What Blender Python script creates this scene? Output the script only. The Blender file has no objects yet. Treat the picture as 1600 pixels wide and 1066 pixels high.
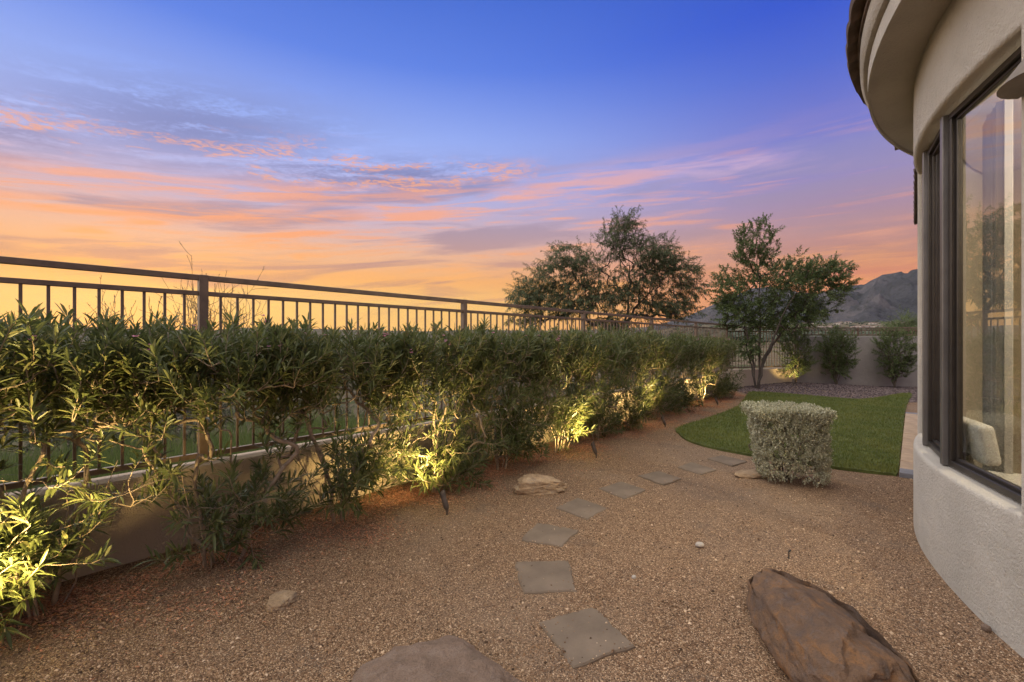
import bpy, bmesh, math, random
import numpy as np
from mathutils import Vector, Matrix, noise as mnoise

R_ = math.radians
scn = bpy.context.scene
col = scn.collection
rng = np.random.default_rng(7)
random.seed(7)

# ------------------------------------------------------------------ camera
CAM_H = 1.5
FPX = 700.0
cam_d = bpy.data.cameras.new('camera')
cam_d.sensor_width = 36.0
cam_d.lens = 36.0 * FPX / 1600.0
cam_d.clip_start = 0.05
cam_d.clip_end = 40000
cam = bpy.data.objects.new('camera', cam_d)
col.objects.link(cam)
cam.location = (0, 0, CAM_H)
cam.rotation_euler = (R_(90), 0, 0)
scn.camera = cam

def gp(u, v, z=0.0):
    """photo pixel -> point on the horizontal plane z"""
    Y = FPX * (CAM_H - z) / (v - 533.0)
    return ((u - 800.0) / FPX * Y, Y, z)

# ------------------------------------------------------------------ light
GLOW_AZ = R_(-41)
SUN_AZ = R_(-92)      # from +Y towards -X : broad fill set high, left of the glow, to brighten yard and hedge
SUN_EL = R_(60)
scn.view_settings.view_transform = 'Standard'
scn.view_settings.look = 'None'
scn.view_settings.exposure = 0.45
scn.view_settings.gamma = 1.0
scn.view_settings.use_curve_mapping = False

def lin(c, k=1.0):
    o = []
    for x in c[:3]:
        x = x / 255.0
        o.append((x / 12.92 if x <= 0.04045 else ((x + 0.055) / 1.055) ** 2.4) * k)
    return (o[0], o[1], o[2], 1.0)

class NT:
    """small helper around a node tree"""
    def __init__(s, tree):
        s.t = tree; s.n = tree.nodes; s.l = tree.links
    def new(s, typ, **kw):
        nd = s.n.new(typ)
        for k, v in kw.items():
            setattr(nd, k, v)
        return nd
    def put(s, sock, v):
        if hasattr(v, 'is_output'):
            s.l.new(v, sock)
        else:
            sock.default_value = v
    def math(s, op, a, b=0.0, c=None, clamp=False):
        nd = s.new('ShaderNodeMath', operation=op, use_clamp=clamp)
        s.put(nd.inputs[0], a); s.put(nd.inputs[1], b)
        if c is not None: s.put(nd.inputs[2], c)
        return nd.outputs[0]
    def mix(s, f, a, b, blend='MIX'):
        nd = s.new('ShaderNodeMix', data_type='RGBA', blend_type=blend)
        s.put(nd.inputs[0], f); s.put(nd.inputs[6], a); s.put(nd.inputs[7], b)
        return nd.outputs[2]
    def ramp(s, fac, stops, interp='LINEAR'):
        nd = s.new('ShaderNodeValToRGB')
        cr = nd.color_ramp; cr.interpolation = interp
        while len(cr.elements) < len(stops): cr.elements.new(0.5)
        for e, (p, c) in zip(cr.elements, stops):
            e.position = p
            e.color = c if isinstance(c, (tuple, list)) else (c, c, c, 1)
        s.put(nd.inputs[0], fac)
        return nd.outputs[0]
    def noise(s, vec, scale, detail=4, rough=0.55, dist=0.0, out=0):
        nd = s.new('ShaderNodeTexNoise')
        if vec is not None: s.put(nd.inputs['Vector'], vec)
        nd.inputs['Scale'].default_value = scale; nd.inputs['Detail'].default_value = detail
        nd.inputs['Roughness'].default_value = rough; nd.inputs['Distortion'].default_value = dist
        return nd.outputs[out]
    def smooth(s, v, lo, hi):
        nd = s.new('ShaderNodeMapRange', interpolation_type='SMOOTHSTEP')
        s.put(nd.inputs[0], v); nd.inputs[1].default_value = lo; nd.inputs[2].default_value = hi
        return nd.outputs[0]

def build_sky():
    w = bpy.data.worlds.new('World'); scn.world = w; w.use_nodes = True
    t = NT(w.node_tree); t.n.clear()
    tc = t.new('ShaderNodeTexCoord')
    sep = t.new('ShaderNodeSeparateXYZ'); t.l.new(tc.outputs['Generated'], sep.inputs[0])
    x, y, z = sep.outputs
    hl = t.math('SQRT', t.math('ADD', t.math('ADD', t.math('MULTIPLY', x, x), t.math('MULTIPLY', y, y)), 1e-5))
    e = t.math('DIVIDE', z, hl)                      # tangent of the elevation
    el = t.math('ARCTANGENT', e)
    az = t.math('ARCTAN2', x, y)                     # 0 = +Y, positive to the right
    ca = t.math('COSINE', t.math('SUBTRACT', az, GLOW_AZ))
    ec = t.math('MAXIMUM', e, 0.0)
    ez = t.math('DIVIDE', t.math('MAXIMUM', el, 0.0), math.pi / 2)
    glow = [(0, (236, 160, 104)), (.03, (255, 196, 98)), (.075, (255, 202, 100)), (.13, (252, 176, 88)),
            (.19, (236, 180, 146)), (.27, (192, 176, 204)), (.36, (170, 184, 243)), (.44, (150, 174, 244)),
            (.60, (92, 130, 229)), (.85, (54, 98, 205)), (1.6, (44, 70, 140)), (9, (40, 58, 108))]
    side = [(0, (226, 120, 62)), (.055, (236, 130, 62)), (.10, (226, 126, 76)), (.155, (196, 133, 112)),
            (.22, (174, 136, 150)), (.30, (148, 135, 188)), (.40, (115, 121, 204)), (.52, (76, 102, 208)),
            (.64, (46, 82, 205)), (.8, (42, 80, 196)), (1.6, (40, 66, 138)), (9, (40, 58, 108))]
    back = [(0, (172, 132, 128)), (.08, (190, 142, 134)), (.2, (172, 142, 152)), (.36, (138, 132, 168)),
            (.6, (92, 104, 172)), (.8, (66, 86, 162)), (1.6, (46, 66, 128)), (9, (40, 58, 108))]
    mk = lambda st: t.ramp(ez, [(math.atan(p) / (math.pi / 2), lin(c)) for p, c in st])
    fs = t.smooth(ca, math.cos(R_(78)), math.cos(R_(18)))
    fb = t.smooth(ca, math.cos(R_(80)), math.cos(R_(150)))
    base = t.mix(fs, mk(side), mk(glow))
    base = t.mix(fb, base, mk(back))
    # ---- clouds, drawn out along the horizon
    azl = t.math('SMOOTH_MIN', az, .05, .35)
    def vec(sx, sy, oz=0.0, shear=0.0):
        c = t.new('ShaderNodeCombineXYZ')
        t.put(c.inputs[0], t.math('MULTIPLY', az, sx))
        t.put(c.inputs[1], t.math('ADD', t.math('MULTIPLY', el, sy), t.math('MULTIPLY', azl, shear)))
        c.inputs[2].default_value = oz
        return c.outputs[0]
    def blob(a0, aw, e0, ew, slope=0.0):
        da = t.math('DIVIDE', t.math('SUBTRACT', az, R_(a0)), R_(aw))
        ee = t.math('SUBTRACT', el, t.math('ADD', R_(e0), t.math('MULTIPLY', t.math('SUBTRACT', az, R_(a0)), slope)))
        de = t.math('DIVIDE', ee, R_(ew))
        q = t.math('ADD', t.math('MULTIPLY', da, da), t.math('MULTIPLY', de, de))
        return t.math('POWER', 2.718, t.math('MULTIPLY', q, -1.0))
    # broad streaks low over the glow
    elp = t.math('SUBTRACT', el, t.math('MULTIPLY', azl, .10))
    n1 = t.noise(vec(2.4, 24, 0.0, -2.4), 1.0, 9, 0.58, 0.5)
    n1b = t.noise(vec(5.0, 62, 3.1, -6.2), 1.0, 8, 0.62, 0.6)
    low = t.math('SUBTRACT', 1.0, t.smooth(elp, R_(18.5), R_(23)))
    up = t.smooth(el, R_(1.0), R_(7))
    band = t.math('MULTIPLY', t.math('MULTIPLY', low, up), t.math('ADD', 0.45, t.math('MULTIPLY', fs, 0.55)))
    st_hi = t.math('MULTIPLY', t.smooth(t.math('ADD', t.math('MULTIPLY', n1, .55), t.math('MULTIPLY', n1b, .45)), .49, .61), band)
    bb = t.math('MULTIPLY', t.math('MAXIMUM', blob(-24, 34, 16.6, 1.3, .10), blob(-34, 26, 13.2, 1.0, .10)), t.smooth(n1b, .36, .58))
    st_hi = t.math('MAXIMUM', st_hi, bb)
    st_lo = t.math('MULTIPLY', t.smooth(t.math('SUBTRACT', 1.0, n1), .47, .62), band)
    hi_c = t.ramp(ec, [(0, lin((255, 196, 100))), (.12, lin((255, 180, 88))), (.22, lin((255, 162, 100))), (.34, lin((250, 172, 142))), (1, lin((240, 200, 200)))])
    lo_c = t.ramp(ec, [(0, lin((226, 146, 92))), (.12, lin((204, 140, 104))), (.24, lin((166, 140, 158))), (.4, lin((140, 146, 200))), (1, lin((120, 130, 200)))])
    c = t.mix(t.math('MULTIPLY', st_lo, .85), base, lo_c)
    c = t.mix(t.math('MULTIPLY', st_hi, .85), c, hi_c)
    # rippled grey-violet bank with lit lower edges
    m1 = t.math('MAXIMUM', blob(-35, 14, 21.6, 3.6, .10), t.math('MULTIPLY', blob(-16, 17, 19.6, 2.0, .06), 1.0))
    m1 = t.math('MAXIMUM', m1, t.math('MULTIPLY', blob(-52, 9, 18.3, 2.6), .9))
    n2 = t.noise(vec(5, 34, 1.7, -3.0), 1.0, 8, 0.6, 0.6)
    n3 = t.noise(vec(60, 230, 5.2, -10), 1.0, 4, 0.6, 0.9)
    den = t.math('MULTIPLY', t.smooth(t.math('ADD', t.math('MULTIPLY', n2, .7), t.math('MULTIPLY', n3, .3)), .36, .54), m1, clamp=True)
    c = t.mix(t.math('MULTIPLY', den, .85), c, t.ramp(ec, [(0, lin((170, 120, 120))), (.22, lin((132, 106, 132))), (.30, lin((122, 112, 154))), (.4, lin((122, 132, 188))), (1, lin((120, 134, 196)))]))
    n4 = t.noise(vec(7, 44, 8.8, -4.0), 1.0, 6, 0.6, 0.4)
    lit = t.math('MULTIPLY', t.math('MULTIPLY', t.smooth(n4, .50, .60), t.smooth(n3, .40, .60)), t.smooth(m1, .12, .5))
    lit = t.math('MULTIPLY', lit, t.math('SUBTRACT', 1.0, t.smooth(elp, R_(22.5), R_(26))))
    c = t.mix(t.math('MULTIPLY', lit, .7), c, lin((255, 172, 122)))
    # thin pink wisps on the blue side
    n5 = t.noise(vec(4.2, 34, 12.4, 2.0), 1.0, 9, 0.62, 0.8)
    mw = t.math('MAXIMUM', blob(25, 9, 19.6, 1.3, -.10), t.math('MAXIMUM', t.math('MULTIPLY', blob(39, 5, 10.5, 1.2, .1), .9), t.math('MULTIPLY', blob(19, 16, 8.5, 3.2), .8)))
    ws = t.math('MULTIPLY', t.smooth(n5, .42, .64), mw, clamp=True)
    c = t.mix(t.math('MULTIPLY', ws, .8), c, t.ramp(ec, [(0, lin((250, 160, 100))), (.2, lin((236, 164, 130))), (.34, lin((214, 178, 206))), (1, lin((214, 178, 206)))]))
    # daylight model underneath, sun just at the horizon
    sk = t.new('ShaderNodeTexSky', sky_type='NISHITA', sun_disc=False)
    sk.sun_elevation = R_(2.0); sk.sun_rotation = GLOW_AZ
    bg1 = t.new('ShaderNodeBackground'); t.l.new(c, bg1.inputs[0]); bg1.inputs[1].default_value = 0.73
    bg2 = t.new('ShaderNodeBackground'); t.l.new(sk.outputs[0], bg2.inputs[0]); bg2.inputs[1].default_value = 0.012
    ad = t.new('ShaderNodeAddShader')
    t.l.new(bg1.outputs[0], ad.inputs[0]); t.l.new(bg2.outputs[0], ad.inputs[1])
    out = t.new('ShaderNodeOutputWorld'); t.l.new(ad.outputs[0], out.inputs[0])
build_sky()

sun_d = bpy.data.lights.new('sun', 'SUN'); sun_d.energy = 3.1; sun_d.angle = R_(120); sun_d.color = (1.0, .93, .76)
sun = bpy.data.objects.new('sun', sun_d); col.objects.link(sun)
sd = Vector((math.sin(SUN_AZ) * math.cos(SUN_EL), math.cos(SUN_AZ) * math.cos(SUN_EL), math.sin(SUN_EL)))
sun.rotation_euler = sd.to_track_quat('Z', 'Y').to_euler()
sun.location = sd * 50

# ------------------------------------------------------------------ materials
MATS = {}
def new_mat(name):
    m = bpy.data.materials.new(name); m.use_nodes = True
    t = NT(m.node_tree); t.n.clear()
    out = t.new('ShaderNodeOutputMaterial')
    p = t.new('ShaderNodeBsdfPrincipled'); t.l.new(p.outputs[0], out.inputs[0])
    MATS[name] = m
    return m, t, p, out

def obj_co(t):
    return t.new('ShaderNodeTexCoord').outputs['Object']

def bump(t, p, h, strength=.4, dist=.01):
    b = t.new('ShaderNodeBump'); b.inputs['Strength'].default_value = strength; b.inputs['Distance'].default_value = dist
    t.l.new(h, b.inputs['Height']); t.l.new(b.outputs[0], p.inputs['Normal'])

def plain(name, c, rough=.6, metal=0.0, var=.12, scale=6, bmp=0.0, bscale=60, spec=.5):
    m, t, p, o = new_mat(name)
    co = obj_co(t)
    n = t.noise(co, scale, 5, .6)
    d = tuple(x * (1 - var * 1.6) for x in c[:3]) + (1,); l = tuple(min(1, x * (1 + var)) for x in c[:3]) + (1,)
    t.l.new(t.ramp(n, [(.3, d), (.7, l)]), p.inputs['Base Color'])
    p.inputs['Roughness'].default_value = rough; p.inputs['Metallic'].default_value = metal
    p.inputs['Specular IOR Level'].default_value = spec
    if bmp: bump(t, p, t.noise(co, bscale, 4, .6), bmp, .01)
    return m

def leaf_mat(name, c1, c2, trans=.3, rough=.45, spec=.4, c3=None):
    m, t, p, o = new_mat(name)
    g = t.new('ShaderNodeNewGeometry')
    st = [(0, c1 + (1,)), (.75, c2 + (1,))] + ([(1.0, c3 + (1,))] if c3 else [])
    c = t.ramp(g.outputs['Random Per Island'], st)
    t.l.new(c, p.inputs['Base Color']); p.inputs['Roughness'].default_value = rough
    p.inputs['Specular IOR Level'].default_value = spec
    tr = t.new('ShaderNodeBsdfTranslucent'); t.l.new(c, tr.inputs[0])
    ms = t.new('ShaderNodeMixShader'); ms.inputs[0].default_value = trans
    t.l.new(p.outputs[0], ms.inputs[1]); t.l.new(tr.outputs[0], ms.inputs[2]); t.l.new(ms.outputs[0], o.inputs[0])
    return m

def bark_mat(name, c1, c2, scale=30):
    m, t, p, o = new_mat(name)
    n = t.noise(obj_co(t), scale, 5, .6)
    t.l.new(t.ramp(n, [(.35, c1 + (1,)), (.65, c2 + (1,))]), p.inputs['Base Color'])
    p.inputs['Roughness'].default_value = .85
    bump(t, p, n, .5, .01)
    return m

def stucco_mat(name, c, fine=90):
    m, t, p, o = new_mat(name)
    co = obj_co(t)
    big = t.noise(co, 1.3, 5, .6); mid = t.noise(co, 9, 5, .6); fn = t.noise(co, fine, 3, .7)
    k = lambda q: tuple(x * q for x in c) + (1,)
    a = t.ramp(big, [(.3, k(.86)), (.7, k(1.08))])
    a = t.mix(t.math('MULTIPLY', t.smooth(mid, .55, .75), .25), a, k(.72))
    t.l.new(a, p.inputs['Base Color']); p.inputs['Roughness'].default_value = .92
    p.inputs['Specular IOR Level'].default_value = .2
    bump(t, p, t.math('ADD', fn, t.math('MULTIPLY', mid, 1.2)), .9, .016)
    return m

def gravel_mat():
    m, t, p, o = new_mat('gravel')
    co = obj_co(t)
    v = t.new('ShaderNodeTexVoronoi'); t.put(v.inputs['Vector'], co); v.inputs['Scale'].default_value = 175
    v2 = t.new('ShaderNodeTexVoronoi'); t.put(v2.inputs['Vector'], co); v2.inputs['Scale'].default_value = 70
    wn = t.new('ShaderNodeSeparateColor'); t.l.new(v.outputs['Color'], wn.inputs[0])
    c = t.ramp(wn.outputs[0], [(0, (0.063, 0.038, 0.022, 1)), (.3, (0.180, 0.104, 0.056, 1)), (.6, (0.274, 0.161, 0.088, 1)), (.82, (0.394, 0.249, 0.141, 1)), (1, (0.651, 0.466, 0.292, 1))])
    big = t.noise(co, .7, 5, .6); mid = t.noise(co, 4.5, 4, .6)
    c = t.mix(t.math('MULTIPLY', t.smooth(big, .45, .7), .35), c, (.19, .145, .115, 1))
    c = t.mix(t.math('MULTIPLY', t.smooth(mid, .55, .75), .4), c, (.16, .105, .072, 1))
    pt = t.noise(co, .55, 6, .62, .6)
    c = t.mix(t.math('MULTIPLY', t.smooth(pt, .5, .62), .40), c, (.33, .235, .155, 1))
    c = t.mix(t.math('MULTIPLY', t.smooth(t.noise(co, 1.7, 6, .65, .4), .54, .68), .45), c, (.13, .098, .076, 1))
    gap = t.smooth(v.outputs['Distance'], .55, .95)
    c = t.mix(t.math('MULTIPLY', gap, .7), c, (.10, .07, .05, 1))
    t.l.new(c, p.inputs['Base Color']); p.inputs['Roughness'].default_value = .9
    p.inputs['Specular IOR Level'].default_value = .25
    h = t.math('ADD', t.math('MULTIPLY', v.outputs['Distance'], -1.0), t.math('MULTIPLY', v2.outputs['Distance'], -.6))
    bump(t, p, h, .8, .007)
    return m

def stone_mat(name, stops, scale=5, crack=True, bstr=.7, grey=(.19, .165, .155, 1)):
    m, t, p, o = new_mat(name)
    co = obj_co(t)
    mp = t.new('ShaderNodeMapping'); t.put(mp.inputs[0], co); mp.inputs['Scale'].default_value = (1, 1, 2.4)
    n = t.noise(mp.outputs[0], scale, 8, .62, .5); f = t.noise(co, scale * 14, 5, .7)
    c = t.ramp(n, stops)
    c = t.mix(t.math('MULTIPLY', t.smooth(f, .45, .75), .5), c, (.05, .04, .036, 1))
    g2 = t.noise(co, scale * 3.1, 6, .65, .8)
    c = t.mix(t.math('MULTIPLY', t.smooth(g2, .52, .7), .45), c, grey)
    h = t.math('ADD', t.math('MULTIPLY', g2, .5), n)
    gr = t.noise(co, scale * 42, 3, .7)
    c = t.mix(t.math('MULTIPLY', t.smooth(gr, .55, .72), .35), c, (.30, .25, .21, 1))
    c = t.mix(t.math('MULTIPLY', t.smooth(gr, .45, .30), .5), c, (.045, .035, .03, 1))
    h = t.math('ADD', h, t.math('ADD', t.math('MULTIPLY', f, .35), t.math('MULTIPLY', gr, .10)))
    if crack:
        v = t.new('ShaderNodeTexVoronoi', feature='DISTANCE_TO_EDGE'); t.put(v.inputs['Vector'], t.mix(.12, co, t.noise(co, 4, 4, .6, 0, 1))); v.inputs['Scale'].default_value = 2.1
        k = t.smooth(v.outputs['Distance'], .0, .035)
        c = t.mix(t.math('MULTIPLY', t.math('SUBTRACT', 1.0, k), .15), c, (.05, .035, .03, 1))
        h = t.math('ADD', h, t.math('MULTIPLY', k, .1))
    t.l.new(c, p.inputs['Base Color']); p.inputs['Roughness'].default_value = .88
    p.inputs['Specular IOR Level'].default_value = .25
    bump(t, p, h, bstr, .03)
    return m

gravel_mat()
def ri_mat(name, stops, rough=.9, trans=0):
    m, t, p, o = new_mat(name)
    g = t.new('ShaderNodeNewGeometry')
    t.l.new(t.ramp(g.outputs['Random Per Island'], stops), p.inputs['Base Color'])
    p.inputs['Roughness'].default_value = rough; p.inputs['Specular IOR Level'].default_value = .25
    return m
ri_mat('gravel_stones', [(0, (0.059, 0.035, 0.021, 1)), (.3, (0.186, 0.106, 0.059, 1)), (.6, (0.291, 0.174, 0.098, 1)), (.85, (0.418, 0.270, 0.156, 1)), (1, (0.720, 0.530, 0.355, 1))])
ri_mat('dark_stones', [(0, (.045, .034, .034, 1)), (.5, (.12, .085, .08, 1)), (1, (.26, .20, .185, 1))])
ri_mat('litter', [(0, (.22, .09, .045, 1)), (.4, (.46, .20, .10, 1)), (.75, (.56, .25, .15, 1)), (1, (.60, .38, .20, 1))])
stucco_mat('stucco_house', (.52, .475, .405), 70)
stucco_mat('stucco_wall', (.56, .45, .335))
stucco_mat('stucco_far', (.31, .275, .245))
stucco_mat('interior_paint', (.62, .52, .40), 200)
plain('fence_paint', (.20, .135, .092), .5, .0, .2, 9, .15, 120)
plain('bronze', (.055, .047, .040), .38, .6, .15, 5)
plain('frame_grey', (.16, .15, .14), .4, .5, .12, 5)
plain('lamp_bronze', (.11, .085, .068), .5, .35, .25, 20)
plain('sconce_metal', (.20, .165, .13), .6, .2, .15, 8)
plain('roof_tile', (.15, .105, .08), .85, 0, .35, 4, .5, 50)
plain('paver_tan', (.48, .34, .22), .85, 0, .2, 3, .3, 80)
plain('paver_grey', (.22, .215, .23), .85, 0, .2, 3, .3, 80)
plain('flagstone', (.21, .160, .117), .95, 0, .16, 3.5, .5, 90, .15)
plain('fabric', (.56, .53, .48), .95, 0, .06, 30, .4, 400, .1)
plain('dark_wood', (.075, .045, .032), .45, 0, .3, 12)
plain('curtain', (.30, .28, .26), .95, 0, .05, 3)
plain('floor_tile', (.45, .38, .31), .5, 0, .1, 2)
plain('plastic_black', (.02, .02, .02), .5)
plain('turf_base', (.10, .12, .028), .95, 0, .3, 5, .5, 90)
plain('outer_soil', (.13, .105, .075), .95, 0, .4, .25, .5, 3)
plain('house_white', (.62, .57, .50), .9, 0, .1, .2)
plain('house_roof', (.26, .16, .12), .9, 0, .2, .3)
plain('pale_rock', (.50, .44, .37), .9, 0, .2, 12, .5, 60)
stone_mat('boulder_brown', [(.25, (0.130, 0.104, 0.095, 1)), (.42, (0.174, 0.112, 0.076, 1)), (.55, (0.217, 0.129, 0.076, 1)), (.66, (0.312, 0.159, 0.067, 1)), (.8, (0.209, 0.159, 0.127, 1))], 7.0, True, 1.0)
stone_mat('boulder_pink', [(.25, (0.204, 0.143, 0.103, 1)), (.5, (0.307, 0.210, 0.150, 1)), (.75, (0.372, 0.277, 0.215, 1))], 11, False, 1.0, (.36, .28, .225, 1))
stone_mat('rock_tan', [(.25, (.28, .18, .10, 1)), (.5, (.46, .32, .19, 1)), (.75, (.56, .44, .31, 1))], 7)
stone_mat('rock_grey', [(.25, (.16, .13, .12, 1)), (.5, (.28, .25, .23, 1)), (.75, (.40, .33, .27, 1))], 9)
leaf_mat('oleander_leaf', (.085, .108, .036), (.150, .172, .058), .38, .42, .45, (.24, .22, .085))
leaf_mat('tree_leaf', (.09, .13, .046), (.155, .20, .075), .3, .55, .3)
leaf_mat('mesquite_leaf', (.09, .115, .055), (.16, .185, .09), .3, .6, .3)
leaf_mat('shrub_leaf', (.085, .125, .042), (.175, .215, .08), .3, .55, .3)
leaf_mat('sage_leaf', (.32, .31, .19), (.58, .55, .38), .15, .75, .2, (.70, .67, .50))
leaf_mat('grass_blade', (.105, .140, .026), (.175, .205, .042), .3, .6, .25, (.14, .14, .05))
def tint_grass():
    m = MATS['grass_blade']; t = NT(m.node_tree)
    rp = [n for n in t.n if n.bl_idname == 'ShaderNodeValToRGB'][0]
    pb = [n for n in t.n if n.bl_idname == 'ShaderNodeBsdfPrincipled'][0]; tb = [n for n in t.n if n.bl_idname == 'ShaderNodeBsdfTranslucent'][0]
    co = obj_co(t); n = t.noise(co, 1.1, 5, .65); k = t.noise(co, 14, 3, .6)
    c = t.mix(t.math('MULTIPLY', t.smooth(n, .42, .68), .55), rp.outputs[0], (.25, .24, .055, 1))
    c = t.mix(t.math('MULTIPLY', t.smooth(k, .55, .75), .4), c, (.06, .09, .018, 1))
    t.l.new(c, pb.inputs['Base Color']); t.l.new(c, tb.inputs[0])
leaf_mat('tall_grass', (.085, .125, .032), (.16, .21, .06), .35, .6, .25, (.16, .18, .06))
leaf_mat('scrub_leaf', (.055, .070, .045), (.10, .115, .075), .2, .7, .2)
tint_grass()
leaf_mat('petal', (.62, .20, .32), (.75, .38, .50), .3, .7, .2)
bark_mat('oleander_bark', (.26, .19, .125), (.40, .31, .22))
bark_mat('dark_bark', (.055, .042, .034), (.11, .085, .065))
bark_mat('twig_bark', (.10, .075, .055), (.18, .14, .10))

def glass_mat():
    m, t, p, o = new_mat('window_glass')
    gl = t.new('ShaderNodeBsdfGlossy'); gl.inputs['Roughness'].default_value = .0
    tr = t.new('ShaderNodeBsdfTransparent'); tr.inputs[0].default_value = (.90, .92, .91, 1)
    fr = t.new('ShaderNodeFresnel'); fr.inputs[0].default_value = 1.6
    ms = t.new('ShaderNodeMixShader'); t.put(ms.inputs[0], t.math('MULTIPLY', t.math('MULTIPLY', fr.outputs[0], 2.3), t.math('SUBTRACT', 1.0, t.new('ShaderNodeNewGeometry').outputs['Backfacing']), clamp=True))
    t.l.new(tr.outputs[0], ms.inputs[1]); t.l.new(gl.outputs[0], ms.inputs[2]); t.l.new(ms.outputs[0], o.inputs[0])
glass_mat()
def emit_mat(name, c, s):
    m, t, p, o = new_mat(name)
    e = t.new('ShaderNodeEmission'); e.inputs[0].default_value = c; e.inputs[1].default_value = s
    t.l.new(e.outputs[0], o.inputs[0])
emit_mat('lamp_lens', (1, .78, .40, 1), 12)

def mountain_mat():
    m, t, p, o = new_mat('mountain_rock')
    co = obj_co(t)
    n = t.noise(co, .0022, 9, .62, .3); f = t.noise(co, .02, 6, .65)
    c = t.ramp(n, [(.3, (0.051, 0.053, 0.057, 1)), (.5, (0.087, 0.086, 0.093, 1)), (.62, (0.165, 0.147, 0.147, 1)), (.75, (0.075, 0.076, 0.081, 1))])
    c = t.mix(t.math('MULTIPLY', t.smooth(f, .5, .65), .5), c, (.034, .038, .028, 1))
    t.l.new(c, p.inputs['Base Color']); p.inputs['Roughness'].default_value = 1; p.inputs['Specular IOR Level'].default_value = 0
    bump(t, p, t.noise(co, .008, 8, .65), 1.0, 110)
mountain_mat()
def desert_mat():
    m, t, p, o = new_mat('desert_ground')
    co = obj_co(t)
    n = t.noise(co, .02, 8, .6); f = t.noise(co, .25, 6, .65); k = t.noise(co, 2.0, 4, .6)
    c = t.ramp(n, [(.35, (.13, .105, .075, 1)), (.6, (.19, .15, .105, 1))])
    c = t.mix(t.smooth(f, .48, .6), c, (.07, .08, .042, 1))
    c = t.mix(t.math('MULTIPLY', t.smooth(k, .5, .7), .5), c, (.09, .075, .05, 1))
    t.l.new(c, p.inputs['Base Color']); p.inputs['Roughness'].default_value = 1; p.inputs['Specular IOR Level'].default_value = 0
desert_mat()

# ------------------------------------------------------------------ object helpers
def mesh_np(name, V, F, smooth=False):
    """V (n,3), F (m,k) equal-sized faces (k = 3 or 4) or list of such arrays"""
    me = bpy.data.meshes.new(name)
    Fs = F if isinstance(F, list) else [F]
    Fs = [np.asarray(f, dtype=np.int32) for f in Fs if len(f)]
    V = np.asarray(V, dtype=np.float32)
    me.vertices.add(len(V)); me.vertices.foreach_set('co', V.ravel())
    nl = sum(f.size for f in Fs); npoly = sum(len(f) for f in Fs)
    me.loops.add(nl); me.polygons.add(npoly)
    me.loops.foreach_set('vertex_index', np.concatenate([f.ravel() for f in Fs]))
    tot = np.concatenate([np.full(len(f), f.shape[1], np.int32) for f in Fs])
    st = np.concatenate([[0], np.cumsum(tot)[:-1]]).astype(np.int32)
    me.polygons.foreach_set('loop_start', st); me.polygons.foreach_set('loop_total', tot)
    if smooth: me.polygons.foreach_set('use_smooth', np.ones(npoly, bool))
    me.update(calc_edges=True); me.validate()
    return me

def add(name, me, mat=None, parent=None, loc=(0, 0, 0), rot=(0, 0, 0)):
    o = bpy.data.objects.new(name, me); col.objects.link(o)
    o.location = loc; o.rotation_euler = rot
    if parent is not None: o.parent = parent
    if mat and me is not None and not me.materials: me.materials.append(MATS[mat])
    return o

def thing(name, label, cat, loc=(0, 0, 0), rz=0.0, group=None):
    o = bpy.data.objects.new(name, None); col.objects.link(o)
    o.empty_display_size = .1
    o.location = loc; o.rotation_euler = (0, 0, rz)
    return tag(o, label, cat, group)

def tag(o, label=None, cat=None, group=None, kind=None):
    if label: o['label'] = label
    if cat: o['category'] = cat
    if group: o['group'] = group
    if kind: o['kind'] = kind
    return o

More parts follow.
